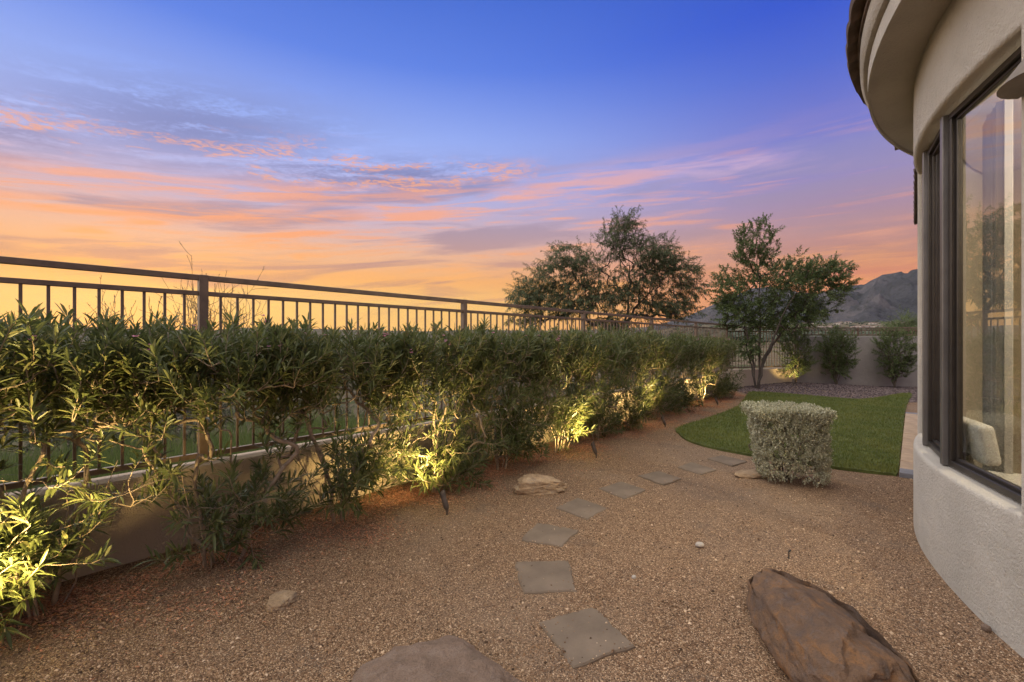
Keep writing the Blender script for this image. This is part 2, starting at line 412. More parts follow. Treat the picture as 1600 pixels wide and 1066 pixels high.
class MB:
    """collects boxes, prisms and tubes and builds ONE mesh"""
    def __init__(s): s.v = []; s.f = []
    def poly(s, verts, faces):
        b = len(s.v); s.v += [tuple(v) for v in verts]; s.f += [tuple(i + b for i in f) for f in faces]; return s
    def box(s, c, d, rz=0.0, M=None):
        x, y, z = d[0] / 2, d[1] / 2, d[2] / 2
        vs = [Vector((sx * x, sy * y, sz * z)) for sz in (-1, 1) for sx, sy in ((-1, -1), (1, -1), (1, 1), (-1, 1))]
        M2 = Matrix.Translation(c) @ Matrix.Rotation(rz, 4, 'Z')
        if M is not None: M2 = M @ M2
        return s.poly([M2 @ v for v in vs], [(0, 3, 2, 1), (4, 5, 6, 7), (0, 1, 5, 4), (1, 2, 6, 5), (2, 3, 7, 6), (3, 0, 4, 7)])
    def bar(s, a, b, w, h, up=(0, 0, 1)):
        a, b = Vector(a), Vector(b); d = (b - a).normalized(); u = Vector(up)
        sd_ = d.cross(u).normalized(); u = sd_.cross(d).normalized()
        vs = [p + sd_ * (sx * w / 2) + u * (sz * h / 2) for p in (a, b) for sx, sz in ((-1, -1), (1, -1), (1, 1), (-1, 1))]
        return s.poly(vs, [(0, 1, 2, 3), (7, 6, 5, 4), (0, 4, 5, 1), (1, 5, 6, 2), (2, 6, 7, 3), (3, 7, 4, 0)])
    def lathe(s, prof, n=16, M=None):
        vs, fs = [], []
        for r, z in prof:
            for i in range(n):
                a = 2 * math.pi * i / n; v = Vector((r * math.cos(a), r * math.sin(a), z)); vs.append(M @ v if M is not None else v)
        for k in range(len(prof) - 1):
            for i in range(n):
                j = (i + 1) % n; fs.append((k * n + i, k * n + j, (k + 1) * n + j, (k + 1) * n + i))
        fs.append(tuple(range(n - 1, -1, -1))); fs.append(tuple((len(prof) - 1) * n + i for i in range(n)))
        return s.poly(vs, fs)
    def mesh(s, name, smooth=None, bevel=0.0, segs=2):
        me = bpy.data.meshes.new(name); me.from_pydata(s.v, [], s.f); me.update()
        if bevel > 0:
            bm = bmesh.new(); bm.from_mesh(me)
            bmesh.ops.bevel(bm, geom=[e for e in bm.edges if len(e.link_faces) == 2 and e.calc_face_angle(0) > .4], offset=bevel, segments=segs, affect='EDGES', profile=.5)
            bm.to_mesh(me); bm.free()
        if smooth is not None:
            me.polygons.foreach_set('use_smooth', np.ones(len(me.polygons), bool)); me.set_sharp_from_angle(angle=R_(smooth))
        return me
    def build(s, name, mat, parent=None, smooth=None, bevel=0.0, segs=2, **kw):
        return add(name, s.mesh(name, smooth, bevel, segs), mat, parent, **kw)

# ------------------------------------------------------------------ plants: leaves and limbs
def unit(a):
    return a / np.maximum(np.linalg.norm(a, axis=-1, keepdims=True), 1e-9)

def blades(P, D, L, W, rng, droop=.25, fold=.25, fine=True):
    """lance-shaped leaves: P base points, D directions, L lengths, W widths"""
    n = len(P); D = unit(D)
    up = np.tile([0, 0, 1.0], (n, 1)) + rng.normal(0, .35, (n, 3))
    S = unit(np.cross(D, up)); N = unit(np.cross(S, D))
    L = L[:, None]; W = W[:, None]
    if fine:
        def at(t, dr): return P + D * L * t - np.array([0, 0, 1.0]) * L * droop * dr
        c1 = at(.35, .06); c2 = at(.72, .4); tp = at(1.0, 1.0)
        V = np.stack([P, c1 - S * W * .5 + N * W * fold, c1, c1 + S * W * .5 + N * W * fold,
                      c2 - S * W * .38 + N * W * fold * .8, c2, c2 + S * W * .38 + N * W * fold * .8, tp], 1)
        b = (np.arange(n) * 8)[:, None]
        T = (b[:, None] + np.array([[0, 2, 1], [0, 3, 2], [4, 5, 7], [5, 6, 7]])[None]).reshape(-1, 3)
        Q = (b[:, None] + np.array([[1, 2, 5, 4], [2, 3, 6, 5]])[None]).reshape(-1, 4)
        return V.reshape(-1, 3), T, Q
    c = P + D * L * .5 - np.array([0, 0, 1.0]) * L * droop * .25
    tp = P + D * L - np.array([0, 0, 1.0]) * L * droop
    V = np.stack([P, c - S * W * .5 + N * W * fold, c + S * W * .5 + N * W * fold, tp], 1)
    b = (np.arange(n) * 4)[:, None]
    Q = (b[:, None] + np.array([[0, 2, 3, 1]])[None]).reshape(-1, 4)
    return V.reshape(-1, 3), np.zeros((0, 3), int), Q

def grow(stems, tips, rng, tip_r=.003, power=.45, nseg=4, wob=.03, upbias=.35, follow=.5, maxr=.2):
    """limbs: each tip is joined to the nearest limb already grown. Returns nodes, parents, radii, tip paths"""
    pos, par = [], []
    for st in stems:
        pr = -1
        for p in st:
            pos.append(np.array(p, float)); par.append(pr); pr = len(pos) - 1
    base = np.mean([s[0] for s in stems], 0)
    tips = np.asarray(tips); tips = tips[np.argsort(np.linalg.norm(tips - base, axis=1))]
    buf = np.zeros((len(pos) + len(tips) * (nseg + 1), 3)); buf[:len(pos)] = pos
    ends = []
    for tp in tips:
        k = len(par)
        d = buf[:k] - tp
        cost = np.linalg.norm(d, axis=1) + upbias * np.maximum(d[:, 2], 0) * 3
        i = int(np.argmin(cost)); a = buf[i]
        pd = a - buf[par[i]] if par[i] >= 0 else np.array([0, 0, 1.0])
        pd = pd / (np.linalg.norm(pd) + 1e-9); L = np.linalg.norm(tp - a)
        if L < 1e-3: continue
        c = a + pd * L * follow + np.array([0, 0, L * .1])
        pr = i; path = [i]
        for s in range(1, nseg + 1):
            t = s / nseg
            q = (1 - t) ** 2 * a + 2 * t * (1 - t) * c + t * t * tp
            if s < nseg: q = q + rng.normal(0, wob * L, 3)
            buf[len(par)] = q; par.append(pr); pr = len(par) - 1; path.append(pr)
        ends.append(path)
    n = len(par); par = np.array(par); cnt = np.zeros(n)
    for e in ends: cnt[e[-1]] += 1
    for i in range(n - 1, -1, -1):
        if par[i] >= 0: cnt[par[i]] += cnt[i]
    rad = np.minimum(tip_r * np.maximum(cnt, 1) ** power, maxr)
    return buf[:n], par, rad, ends

def limb_mesh(name, pos, par, rad, sides=5):
    idx = np.where(par >= 0)[0]
    a = pos[par[idx]]; b = pos[idx]; d = unit(b - a)
    ref = np.where(np.abs(d[:, 2:3]) < .9, np.array([[0, 0, 1.0]]), np.array([[1.0, 0, 0]]))
    s = unit(np.cross(d, ref)); u = np.cross(s, d)
    an = np.arange(sides) * 2 * math.pi / sides
    ring = np.cos(an)[None, :, None] * s[:, None] + np.sin(an)[None, :, None] * u[:, None]
    ra = np.minimum(rad[par[idx]], rad[idx] * 1.35)[:, None, None]; rb = rad[idx][:, None, None]
    ext = d[:, None] * (rb * .5)
    V = np.concatenate([a[:, None] + ring * ra - ext, b[:, None] + ring * rb + ext], 1).reshape(-1, 3)
    m = len(idx); k = np.arange(sides); k2 = (k + 1) % sides
    q = np.stack([k, k2, k2 + sides, k + sides], 1)
    Q = (np.arange(m)[:, None, None] * (2 * sides) + q[None]).reshape(-1, 4)
    return mesh_np(name, V, Q, True)

def twig_leaves(pos, ends, rng, span, step, per, ang, Lr, Wr, droop=.25, fold=.25, fine=True, updir=.3, keep=1.0):
    P, D = [], []
    for e in ends:
        pts = pos[e][::-1]; acc = 0.0
        nxt = 0.0
        for a, b in zip(pts[:-1], pts[1:]):
            sl = np.linalg.norm(b - a)
            if sl < 1e-6: continue
            ax = (a - b) / sl
            while nxt <= acc + sl and nxt <= span:
                if rng.random() < keep:
                    p = a - ax * (nxt - acc)
                    ph = rng.random() * 6.283
                    r0 = np.cross(ax, [.31, .57, .76]); r0 /= np.linalg.norm(r0) + 1e-9; r1 = np.cross(ax, r0)
                    for j in range(per):
                        q = ph + j * 6.283 / per + rng.normal(0, .25)
                        tt = ang * (.55 + .6 * min(1, nxt / span + .1)) + rng.normal(0, .15)
                        P.append(p); D.append(ax * math.cos(tt) + (r0 * math.cos(q) + r1 * math.sin(q)) * math.sin(tt) + np.array([0, 0, updir * rng.random()]))
                nxt += step * (.7 + .6 * rng.random())
            acc += sl
            if nxt > span: break
    P = np.array(P); D = np.array(D); n = len(P)
    L = rng.uniform(*Lr, n); W = rng.uniform(*Wr, n)
    return blades(P, D, L, W, rng, droop, fold, fine)

def twiglets(pos, par, rad, ends, rng, k, L, tip_r, spread=.8, up=.25, nseg=2):
    """short leafy shoots at every tip"""
    P, A, R2, E2 = [pos], [par], [rad], []; n = len(pos)
    cen = pos[[e[-1] for e in ends]].mean(0)
    for e in ends:
        p = pos[e[-1]]; ax = p - pos[e[-2]]; ax = ax / (np.linalg.norm(ax) + 1e-9)
        o = p - cen; o = o / (np.linalg.norm(o) + 1e-9)
        for j in range(k):
            d = ax * .5 + o * .6 + rng.normal(0, spread, 3) * .6 + np.array([0, 0, up]); d /= np.linalg.norm(d) + 1e-9
            l = rng.uniform(*L); q0 = p; pr = e[-1]; path = [pr]
            for m in range(nseg):
                q0 = q0 + d * l / nseg + rng.normal(0, l * .04, 3); d = d + np.array([0, 0, up * .5]); d /= np.linalg.norm(d)
                P.append(q0[None]); A.append(np.array([pr])); R2.append(np.array([tip_r])); pr = n; path.append(n); n += 1
            E2.append(path)
    return np.concatenate(P), np.concatenate(A), np.concatenate(R2), E2

def leaf_obj(name, parts, mat, parent):
    V, T, Q = parts
    return add(name, mesh_np(name, V, [T, Q]), mat, parent)

def ell_tips(rng, n, c, r, shell=.45, zmin=None):
    o = []
    while len(o) < n:
        d = rng.normal(0, 1, 3); d /= np.linalg.norm(d)
        p = np.array(c) + d * np.array(r) * (shell + (1 - shell) * rng.random() ** .6)
        if zmin is not None and p[2] < zmin: continue
        o.append(p)
    return np.array(o)

# ================================================================== SETTING
FD = np.array([.6577, .7533]); FN = np.array([.7533, -.6577]); F0 = np.array([-2.38, 3.45]); BAY = 2.7217
def fpt(s, off=0.0): return F0 + FD * s + FN * off          # along the fence, off = towards the yard
CORNER = fpt(5 * BAY)                                       # about (6.57, 13.7)
WALLJ = np.array([9.32, 14.75])                             # where the solid back wall starts
WALLE = np.array([19.0, 14.55])

def smooth01(x): x = min(1, max(0, x)); return x * x * (3 - 2 * x)
def lerp_tab(x, tab):
    if x <= tab[0][0]: return tab[0][1]
    for (a, b), (c, d) in zip(tab[:-1], tab[1:]):
        if x <= c: return b + (d - b) * (x - a) / (c - a)
    return tab[-1][1]
def ground_z(x, y):
    r = math.hypot(x, y); az = math.degrees(math.atan2(x, y))
    dl = -((x - F0[0]) * FN[0] + (y - F0[1]) * FN[1]); db = y - 14.75
    d = max(dl, db if x > 6 else -9)
    if d < .12 and r < 40: return -.06
    near = -.06 - .22 * smooth01((d - .1) / 2.2)
    w = smooth01((az - 8) / 16) if -5 < az < 120 else 0
    left = lerp_tab(r, [(0, 0), (8, -.05), (30, -.7), (120, -3), (500, -9), (2000, -18), (3600, 10), (5200, 118), (6500, 135), (9500, 90), (14000, 60)])
    right = lerp_tab(r, [(0, 0), (25, -.1), (60, .3), (400, 5), (1200, 26), (2600, 88), (6000, 210), (9500, 250), (14000, 200)])
    z = left * (1 - w) + right * w
    if r > 900: z += (mnoise.fractal(Vector((x * .0007, y * .0007, 0)), 1, 2, 5)) * min(40, (r - 900) * .012)
    return z + near * smooth01((60 - r) / 40)

def build_ground():
    radii = [0] + list(np.geomspace(1.5, 9500, 82)); na = 200
    V = [(0, 0, -.06)]; T, Q = [], []
    for r in radii[1:]:
        for i in range(na):
            a = 2 * math.pi * i / na; x, y = r * math.sin(a), r * math.cos(a)
            V.append((x, y, ground_z(x, y)))
    for i in range(na): T.append((0, 1 + (i + 1) % na, 1 + i))
    for k in range(len(radii) - 2):
        for i in range(na):
            a = 1 + k * na + i; b = 1 + k * na + (i + 1) % na
            Q.append((a, b, b + na, a + na))
    add('ground', mesh_np('ground', V, [T, Q], True), 'desert_ground')['kind'] = 'structure'
build_ground()

# gravel yard: a sheet bounded by the walls, gently uneven
def yard_h(x, y):
    h = .016 * mnoise.noise(Vector((x * .9, y * .9, 0))) + .006 * mnoise.noise(Vector((x * 3, y * 3, 2)))
    h += .16 * math.exp(-(((x - 8.9) / 2.3) ** 2 + ((y - 14.3) / 1.3) ** 2))     # planted mound in the corner
    return h
def build_yard():
    V, idx, Q = [], {}, []
    A = fpt(-4 * BAY)
    xs = np.concatenate([np.arange(-9, -4, .5), np.arange(-4, 6, .16), np.arange(6, 19.1, .4)])
    n = 96
    # rows parallel to the fence: s along, o away from it
    ss = np.concatenate([np.linspace(-4 * BAY, -1.4, 16), np.arange(-1.2, 14.2, .2), [14.9]])
    os_ = np.concatenate([np.arange(0, 7, .2), np.arange(7, 24, .8)])
    for i, s in enumerate(ss):
        for j, o in enumerate(os_):
            p = fpt(s, o)
            V.append((p[0], p[1], yard_h(p[0], p[1])))
    m = len(os_)
    for i in range(len(ss) - 1):
        for j in range(m - 1):
            c = (np.array(V[i * m + j]) + np.array(V[(i + 1) * m + j + 1])) / 2
            if c[0] > 6.4 and c[1] > 14.9: continue
            Q.append((i * m + j, i * m + j + 1, (i + 1) * m + j + 1, (i + 1) * m + j))
    # beyond the corner, up to the back wall
    b = len(V)
    xs = np.arange(5.0, 20.1, .35); ys = np.arange(6.0, 15.01, .3)
    o2 = add('gravel_yard', mesh_np('gravel_yard', V, np.array(Q), True), 'gravel'); o2['kind'] = 'structure'
build_yard()

# lawn outline (ground metres)
LAWN = [(2.86, 7.66), (2.68, 7.2), (2.62, 6.75), (2.68, 6.4), (2.82, 6.14), (3.08, 5.83), (3.4, 5.52), (3.74, 5.28), (4.0, 5.10), (4.22, 4.98), (4.32, 5.02),
        (5.0, 5.78), (6.2, 7.12), (7.9, 9.02), (9.3, 10.55), (11.1, 12.45), (11.0, 12.6), (10.4, 12.25), (9.8, 11.85), (9.2, 11.5), (8.7, 11.35), (8.3, 11.8), (7.8, 12.4), (7.3, 12.9), (6.9, 12.95), (6.4, 12.2), (5.6, 10.9), (5.0, 10.0), (4.0, 8.85)]
def catmull(pts, k=6):
    n = len(pts); o = []
    for i in range(n):
        p0, p1, p2, p3 = [np.array(pts[(i + j - 1) % n]) for j in range(4)]
        for s in range(k):
            t = s / k
            o.append(.5 * ((2 * p1) + (p2 - p0) * t + (2 * p0 - 5 * p1 + 4 * p2 - p3) * t * t + (3 * p1 - p0 - 3 * p2 + p3) * t ** 3))
    return np.array(o)
LP = catmull(LAWN)
def inside(px, py, poly):
    x0, y0 = poly[:, 0], poly[:, 1]; x1, y1 = np.roll(x0, -1), np.roll(y0, -1)
    c = ((y0[None] > py[:, None]) != (y1[None] > py[:, None])) & (px[:, None] < (x1 - x0)[None] * (py[:, None] - y0[None]) / (y1 - y0 + 1e-12)[None] + x0[None])
    return c.sum(1) % 2 == 1
def build_lawn():
    n = len(LP)
    V = [(p[0], p[1], .032) for p in LP] + [(p[0], p[1], -.03) for p in LP]
    me = bpy.data.meshes.new('lawn'); me.from_pydata(V, [], [tuple(range(n))] + [(i, i + n, (i + 1) % n + n, (i + 1) % n) for i in range(n)])
    me.update()
    bm = bmesh.new(); bm.from_mesh(me); bmesh.ops.recalc_face_normals(bm, faces=bm.faces); bmesh.ops.triangulate(bm, faces=[f for f in bm.faces if len(f.verts) > 4]); bm.to_mesh(me); bm.free()
    add('lawn', me, 'turf_base')['kind'] = 'structure'
    r = np.random.default_rng(3); N = 230000
    px = r.uniform(2.5, 11.3, N); py = 4.8 + (13 - 4.8) * r.random(N) ** 1.5
    k = inside(px + r.normal(0, .018, N), py + r.normal(0, .018, N), LP) & (px < .93 * py + .3); px, py = px[k], py[k]; m = len(px)
    P = np.stack([px, py, np.full(m, .03)], 1)
    a = r.uniform(0, 6.283, m); D = np.stack([np.cos(a) * .55, np.sin(a) * .55, np.ones(m)], 1)
    L = r.uniform(.022, .045, m); W = r.uniform(.004, .007, m) * (1 + py * .06)
    D = unit(D); S = np.stack([-np.sin(a), np.cos(a), np.zeros(m)], 1)
    V = np.stack([P - S * W[:, None] / 2, P + S * W[:, None] / 2, P + D * L[:, None]], 1).reshape(-1, 3)
    T = np.arange(m * 3).reshape(-1, 3)
    tag(add('lawn_grass', mesh_np('lawn_grass', V, T), 'grass_blade'), 'short clipped green turf blades covering the curved lawn', 'grass', kind='stuff')
build_lawn()

# ------------------------------------------------------------------ mountains
def build_mountain():
    prof = [(980, 520), (1010, 512), (1040, 504), (1080, 491), (1108, 478), (1145, 463), (1170, 452), (1205, 447), (1240, 455), (1275, 458), (1300, 452), (1318, 446), (1330, 445), (1350, 448), (1364, 437), (1378, 428), (1398, 425), (1410, 422), (1432, 419), (1480, 412), (1560, 424), (1700, 440), (2000, 470), (2600, 505)]
    tab = []
    for u, v in prof:
        q = (u - 800) / 700; tab.append((math.degrees(math.atan(q)), (533 - v) / 700 / math.sqrt(1 + q * q)))
    na, nr = 420, 90; a0, a1 = 12, 70
    V, Q = [], []
    for i in range(na + 1):
        az = a0 + (a1 - a0) * i / na
        er = lerp_tab(az, tab)
        for j in range(nr + 1):
            t = j / nr; r = 2300 + 4300 * t
            x, y = r * math.sin(R_(az)), r * math.cos(R_(az))
            g = ground_z(x, y)
            zr = er * 4900 + 1.5
            shape = smooth01((r - 2500) / 2400) ** 1.25 if r < 4900 else 1 - .75 * smooth01((r - 4900) / 1600)
            rg = mnoise.ridged_multi_fractal(Vector((x * .0015, y * .0015, 3.3)), 1.0, 2.1, 6, 1.0, 2.0)
            fn = mnoise.fractal(Vector((x * .004, y * .004, 1)), 1, 2, 5)
            k = smooth01((r - 2500) / 700) * (1 - smooth01(abs(r - 4900) / -1 + 1)) if False else smooth01((r - 2500) / 700)
            damp = 1 - .85 * math.exp(-((r - 4900) / 500) ** 2)
            z = g - 12 + (zr - g) * shape + k * damp * ((rg - 1.1) * 230 * max(.25, min(1, (zr - 100) / 450)) + fn * 55) + k * fn * 10
            if r < 4800: z = min(z, 1.5 + er * .985 * r)
            V.append((x, y, z))
    m = nr + 1
    for i in range(na):
        for j in range(nr):
            Q.append((i * m + j, i * m + j + 1, (i + 1) * m + j + 1, (i + 1) * m + j))
    add('mountain', mesh_np('mountain', V, np.array(Q), True), 'mountain_rock')['kind'] = 'structure'
build_mountain()

# ------------------------------------------------------------------ low wall and iron fence
def wall_strip(name, path, z0, z1, th, mat, label, cat='wall', cap=.03, parent=None):
    """stucco wall along a plan path (list of 2D points), rounded top"""
    P = [np.array(p, float) for p in path]; V, F = [], []
    prof = [(-th / 2, z0), (-th / 2, z1 - cap), (-th / 2 + cap * .35, z1 - cap * .3), (-th / 2 + cap, z1), (th / 2 - cap, z1), (th / 2 - cap * .35, z1 - cap * .3), (th / 2, z1 - cap), (th / 2, z0)]
    for i, p in enumerate(P):
        d = unit(P[min(i + 1, len(P) - 1)] - P[max(i - 1, 0)]); n = np.array([d[1], -d[0]])
        for o, z in prof: V.append((p[0] + n[0] * o, p[1] + n[1] * o, z))
    k = len(prof)
    for i in range(len(P) - 1):
        for j in range(k - 1): F.append((i * k + j, i * k + j + 1, (i + 1) * k + j + 1, (i + 1) * k + j))
    F.append(tuple(range(k - 1, -1, -1))); F.append(tuple((len(P) - 1) * k + j for j in range(k)))
    me = bpy.data.meshes.new(name); me.from_pydata(V, [], F); me.update()
    bm = bmesh.new(); bm.from_mesh(me); bmesh.ops.recalc_face_normals(bm, faces=bm.faces); bm.to_mesh(me); bm.free()
    me.polygons.foreach_set('use_smooth', np.ones(len(me.polygons), bool)); me.set_sharp_from_angle(angle=R_(35))
    o = add(name, me, mat, parent)
    if label: tag(o, label, cat)
    return o
WALL_Z = .57
wall_strip('garden_wall', [fpt(s) for s in np.arange(-4 * BAY, 5 * BAY + .01, BAY / 4)], -.5, WALL_Z, .2, 'stucco_wall', 'low tan stucco wall under the iron fence behind the oleander hedge', 'wall')
sd2 = unit(WALLJ - CORNER)
wall_strip('corner_wall', [CORNER + sd2 * .1, WALLJ - sd2 * .02], -.5, WALL_Z + .05, .2, 'stucco_wall', 'short low stucco wall in the far corner behind the multi-stemmed tree', 'wall')
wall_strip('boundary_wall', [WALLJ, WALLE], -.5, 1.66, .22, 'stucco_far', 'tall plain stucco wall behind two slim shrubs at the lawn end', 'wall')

def fence(name, label, a, b, posts, z_bot, z_mid, z_top, pitch, first_post=True, last_post=True, post_w=.06, shared={}):
    a = np.array(a); b = np.array(b); d = unit(b - a); L = np.linalg.norm(b - a); rz = math.atan2(d[1], d[0])
    t = thing(name, label, 'fence', (a[0], a[1], 0), rz)
    def prim(key, mb, bev=.003):
        if key not in shared:
            shared[key] = mb.mesh(key[0], None, bev, 1); shared[key].materials.append(MATS['fence_paint'])
        return shared[key]
    bay = L / posts
    pw = post_w
    for i in range(posts):
        x0 = i * bay + (pw / 2 if i or first_post else 0); x1 = (i + 1) * bay - pw / 2
        for nm, z, h, w in (('top_rail', z_top, .042, .042), ('rail', z_mid, .034, .034), ('bottom_rail', z_bot, .038, .036)):
            me = prim((nm, round(x1 - x0, 3)), MB().box(((x1 - x0) / 2, 0, 0), (x1 - x0, w, h)))
            add(nm, me, None, t, loc=(x0, 0, z))
        n = int(round(bay / pitch)); hp = z_mid - z_bot - .036
        me = prim(('picket', round(hp, 3)), MB().box((0, 0, hp / 2), (.017, .017, hp)), .002)
        for k in range(1, n):
            add('picket', me, None, t, loc=(i * bay + k * bay / n, 0, z_bot + .019))
    for i in range(posts + 1):
        if (i == 0 and not first_post) or (i == posts and not last_post): continue
        hp = z_top - WALL_Z + .021 if z_bot < 1 else z_top - 1.64
        zb = WALL_Z - .0 if z_bot < 1 else 1.661
        hp = z_top + .022 - zb
        me = prim(('post', round(hp, 3)), MB().box((0, 0, hp / 2), (pw, pw, hp)))
        add('post', me, None, t, loc=(i * bay, 0, zb))
    return t
fence('iron_fence', 'long dark brown iron picket fence on the low wall behind the hedge', fpt(-2 * BAY), CORNER, 7, .625, 1.865, 1.985, .118)
fence('corner_fence', 'short iron picket fence section behind the multi-stemmed tree in the far corner', CORNER, WALLJ, 1, .68, 1.80, 1.92, .118, False, True)
fence('wall_top_fence', 'low iron picket railing along the top of the tall back wall', WALLJ + (WALLE - WALLJ) * .006, WALLJ + (WALLE - WALLJ) * .62, 3, 1.70, 1.86, 1.93, .118, False, True, .05)

# ================================================================== HOUSE
HC = np.array([6.6, .8]); HR = 4.382
SILL, HEAD, SOFF = .67, 3.0, 3.53
W0, W1 = 132.0, 162.0
def hp(ang, r, z): a = R_(ang); return (HC[0] + r * math.cos(a), HC[1] + r * math.sin(a), z)
house = thing('house', 'stucco house with a round bay, curved window band and overhanging tiled eave', 'house', (HC[0], HC[1], 0))
HM = Matrix.Translation((-HC[0], -HC[1], 0))
def hpart(mb, name, mat, parent=None, smooth=None, bevel=0, segs=2):
    me = mb.mesh(name, smooth, bevel, segs)
    if parent is None: me.transform(HM)
    else: me.transform(HM)
    return add(name, me, mat, parent or house)

def ring_wall():
    angs = sorted(set(list(np.arange(78, 262.1, 2.0)) + [W0, W1])); zs = [-.3, SILL, HEAD, SOFF + .02]
    TH = .24; V, F = [], []
    for r in (HR, HR - TH):
        for a in angs:
            for z in zs: V.append(hp(a, r, z))
    na, nz = len(angs), 4; off = na * nz
    op = lambda i, j: j == 1 and angs[i] >= W0 - .01 and angs[i + 1] <= W1 + .01
    for i in range(na - 1):
        for j in range(nz - 1):
            if op(i, j): continue
            q = (i * nz + j, (i + 1) * nz + j, (i + 1) * nz + j + 1, i * nz + j + 1)
            F.append(q[::-1]); F.append(tuple(k + off for k in q))
    iw0 = angs.index(W0); iw1 = angs.index(W1)
    for i in range(iw0, iw1):
        for j in (1, 2):
            a, b = i * nz + j, (i + 1) * nz + j
            F.append((a, b, b + off, a + off) if j == 1 else (b, a, a + off, b + off))
    for i in (iw0, iw1):
        a, b = i * nz + 1, i * nz + 2
        F.append((a, b, b + off, a + off) if i == iw1 else (b, a, a + off, b + off))
    for i in (0, na - 1):
        for j in range(nz - 1):
            a, b = i * nz + j, i * nz + j + 1
            F.append((a, b, b + off, a + off))
    me = bpy.data.meshes.new('wall'); me.from_pydata(V, [], F); me.update()
    bm = bmesh.new(); bm.from_mesh(me); bmesh.ops.recalc_face_normals(bm, faces=bm.faces)
    es = [e for e in bm.edges if len(e.link_faces) == 2 and e.calc_face_angle(0) > 1.0 and all((Vector((v.co.x - HC[0], v.co.y - HC[1])).length > HR - .01) for v in e.verts) and all(SILL - .01 < v.co.z < HEAD + .01 for v in e.verts)]
    bmesh.ops.bevel(bm, geom=es, offset=.03, segments=4, affect='EDGES', profile=.5)
    bm.to_mesh(me); bm.free()
    me.polygons.foreach_set('use_smooth', np.ones(len(me.polygons), bool)); me.set_sharp_from_angle(angle=R_(40))
    me.transform(HM)
    add('wall', me, 'stucco_house', house)
ring_wall()

def ring_solid(prof, a0, a1, step=2.0):
    """closed profile (r, z) swept round the bay"""
    mb = MB(); n = int(round((a1 - a0) / step)); k = len(prof); V = []; F = []
    for i in range(n + 1):
        for r, z in prof: V.append(hp(a0 + (a1 - a0) * i / n, r, z))
    for i in range(n):
        for j in range(k):
            F.append((i * k + j, i * k + (j + 1) % k, (i + 1) * k + (j + 1) % k, (i + 1) * k + j))
    F.append(tuple(range(k))); F.append(tuple(n * k + j for j in range(k - 1, -1, -1)))
    return mb.poly(V, F)
EA0, EA1 = 112, 258
def fix_normals(o):
    bm = bmesh.new(); bm.from_mesh(o.data); bmesh.ops.recalc_face_normals(bm, faces=bm.faces); bm.to_mesh(o.data); bm.free()
fix_normals(hpart(ring_solid([(HR - .1, SOFF + .03), (4.655, SOFF + .03), (4.655, SOFF), (4.672, SOFF), (4.672, SOFF + .13), (4.66, SOFF + .15), (HR - .1, SOFF + .15)], EA0, EA1), 'soffit', 'stucco_house', smooth=40))
fix_normals(hpart(ring_solid([(HR - .1, SOFF + .152), (4.70, SOFF + .152), (4.722, SOFF + .18), (4.722, SOFF + .30), (4.70, SOFF + .315), (HR - .1, SOFF + .315)], EA0, EA1), 'fascia', 'stucco_house', smooth=40))
roof = hpart(ring_solid([(4.735, SOFF + .318), (4.735, SOFF + .345), (.4, SOFF + .345 + 4.33 * .3), (.4, SOFF + .318)], 92, EA1), 'roof', 'roof_tile', smooth=40)
fix_normals(roof)
def tile_mesh():
    mb = MB(); w, L, th = .30, .42, .028; V = []; F = []; n = 6
    for y in (0, L):
        for s in (0, 1):
            for i in range(n + 1):
                x = -w / 2 + w * i / n
                z = .035 * math.sin(math.pi * i / n) ** 1.0 * (1 if s else .75) + (th if s else 0)
                V.append((x, y, z))
    m = n + 1
    for i in range(n):
        F += [(i, i + 1, m + i + 1, m + i)[::-1], (2 * m + i, 2 * m + i + 1, 3 * m + i + 1, 3 * m + i),
              (i, 2 * m + i, 2 * m + i + 1, i + 1), (m + i, m + i + 1, 3 * m + i + 1, 3 * m + i)]
    F += [(0, m, 3 * m, 2 * m), (n, 2 * m + n, 3 * m + n, m + n)]
    me = mb.poly(V, F).mesh('roof_tile'); me.materials.append(MATS['roof_tile']); return me
TILE = tile_mesh()
tr = random.Random(5)
for row in range(2):
    rr = 4.80 - row * .36
    nt = 40
    for i in range(nt):
        a = 114 + (EA1 - 116) * (i + .5 * (row % 2)) / nt
        p = hp(a, rr, SOFF + .345 + row * .108 + tr.uniform(-.006, .006))
        o = add('roof_tile', TILE, None, roof, loc=(p[0] - HC[0], p[1] - HC[1], p[2]), rot=(R_(16.7) + tr.uniform(-.02, .02), tr.uniform(-.02, .02), R_(a + 90)))
        o.scale = (4.80 * R_((EA1 - 116) / nt) / .30 * (.99 - row * .07), 1, 1)

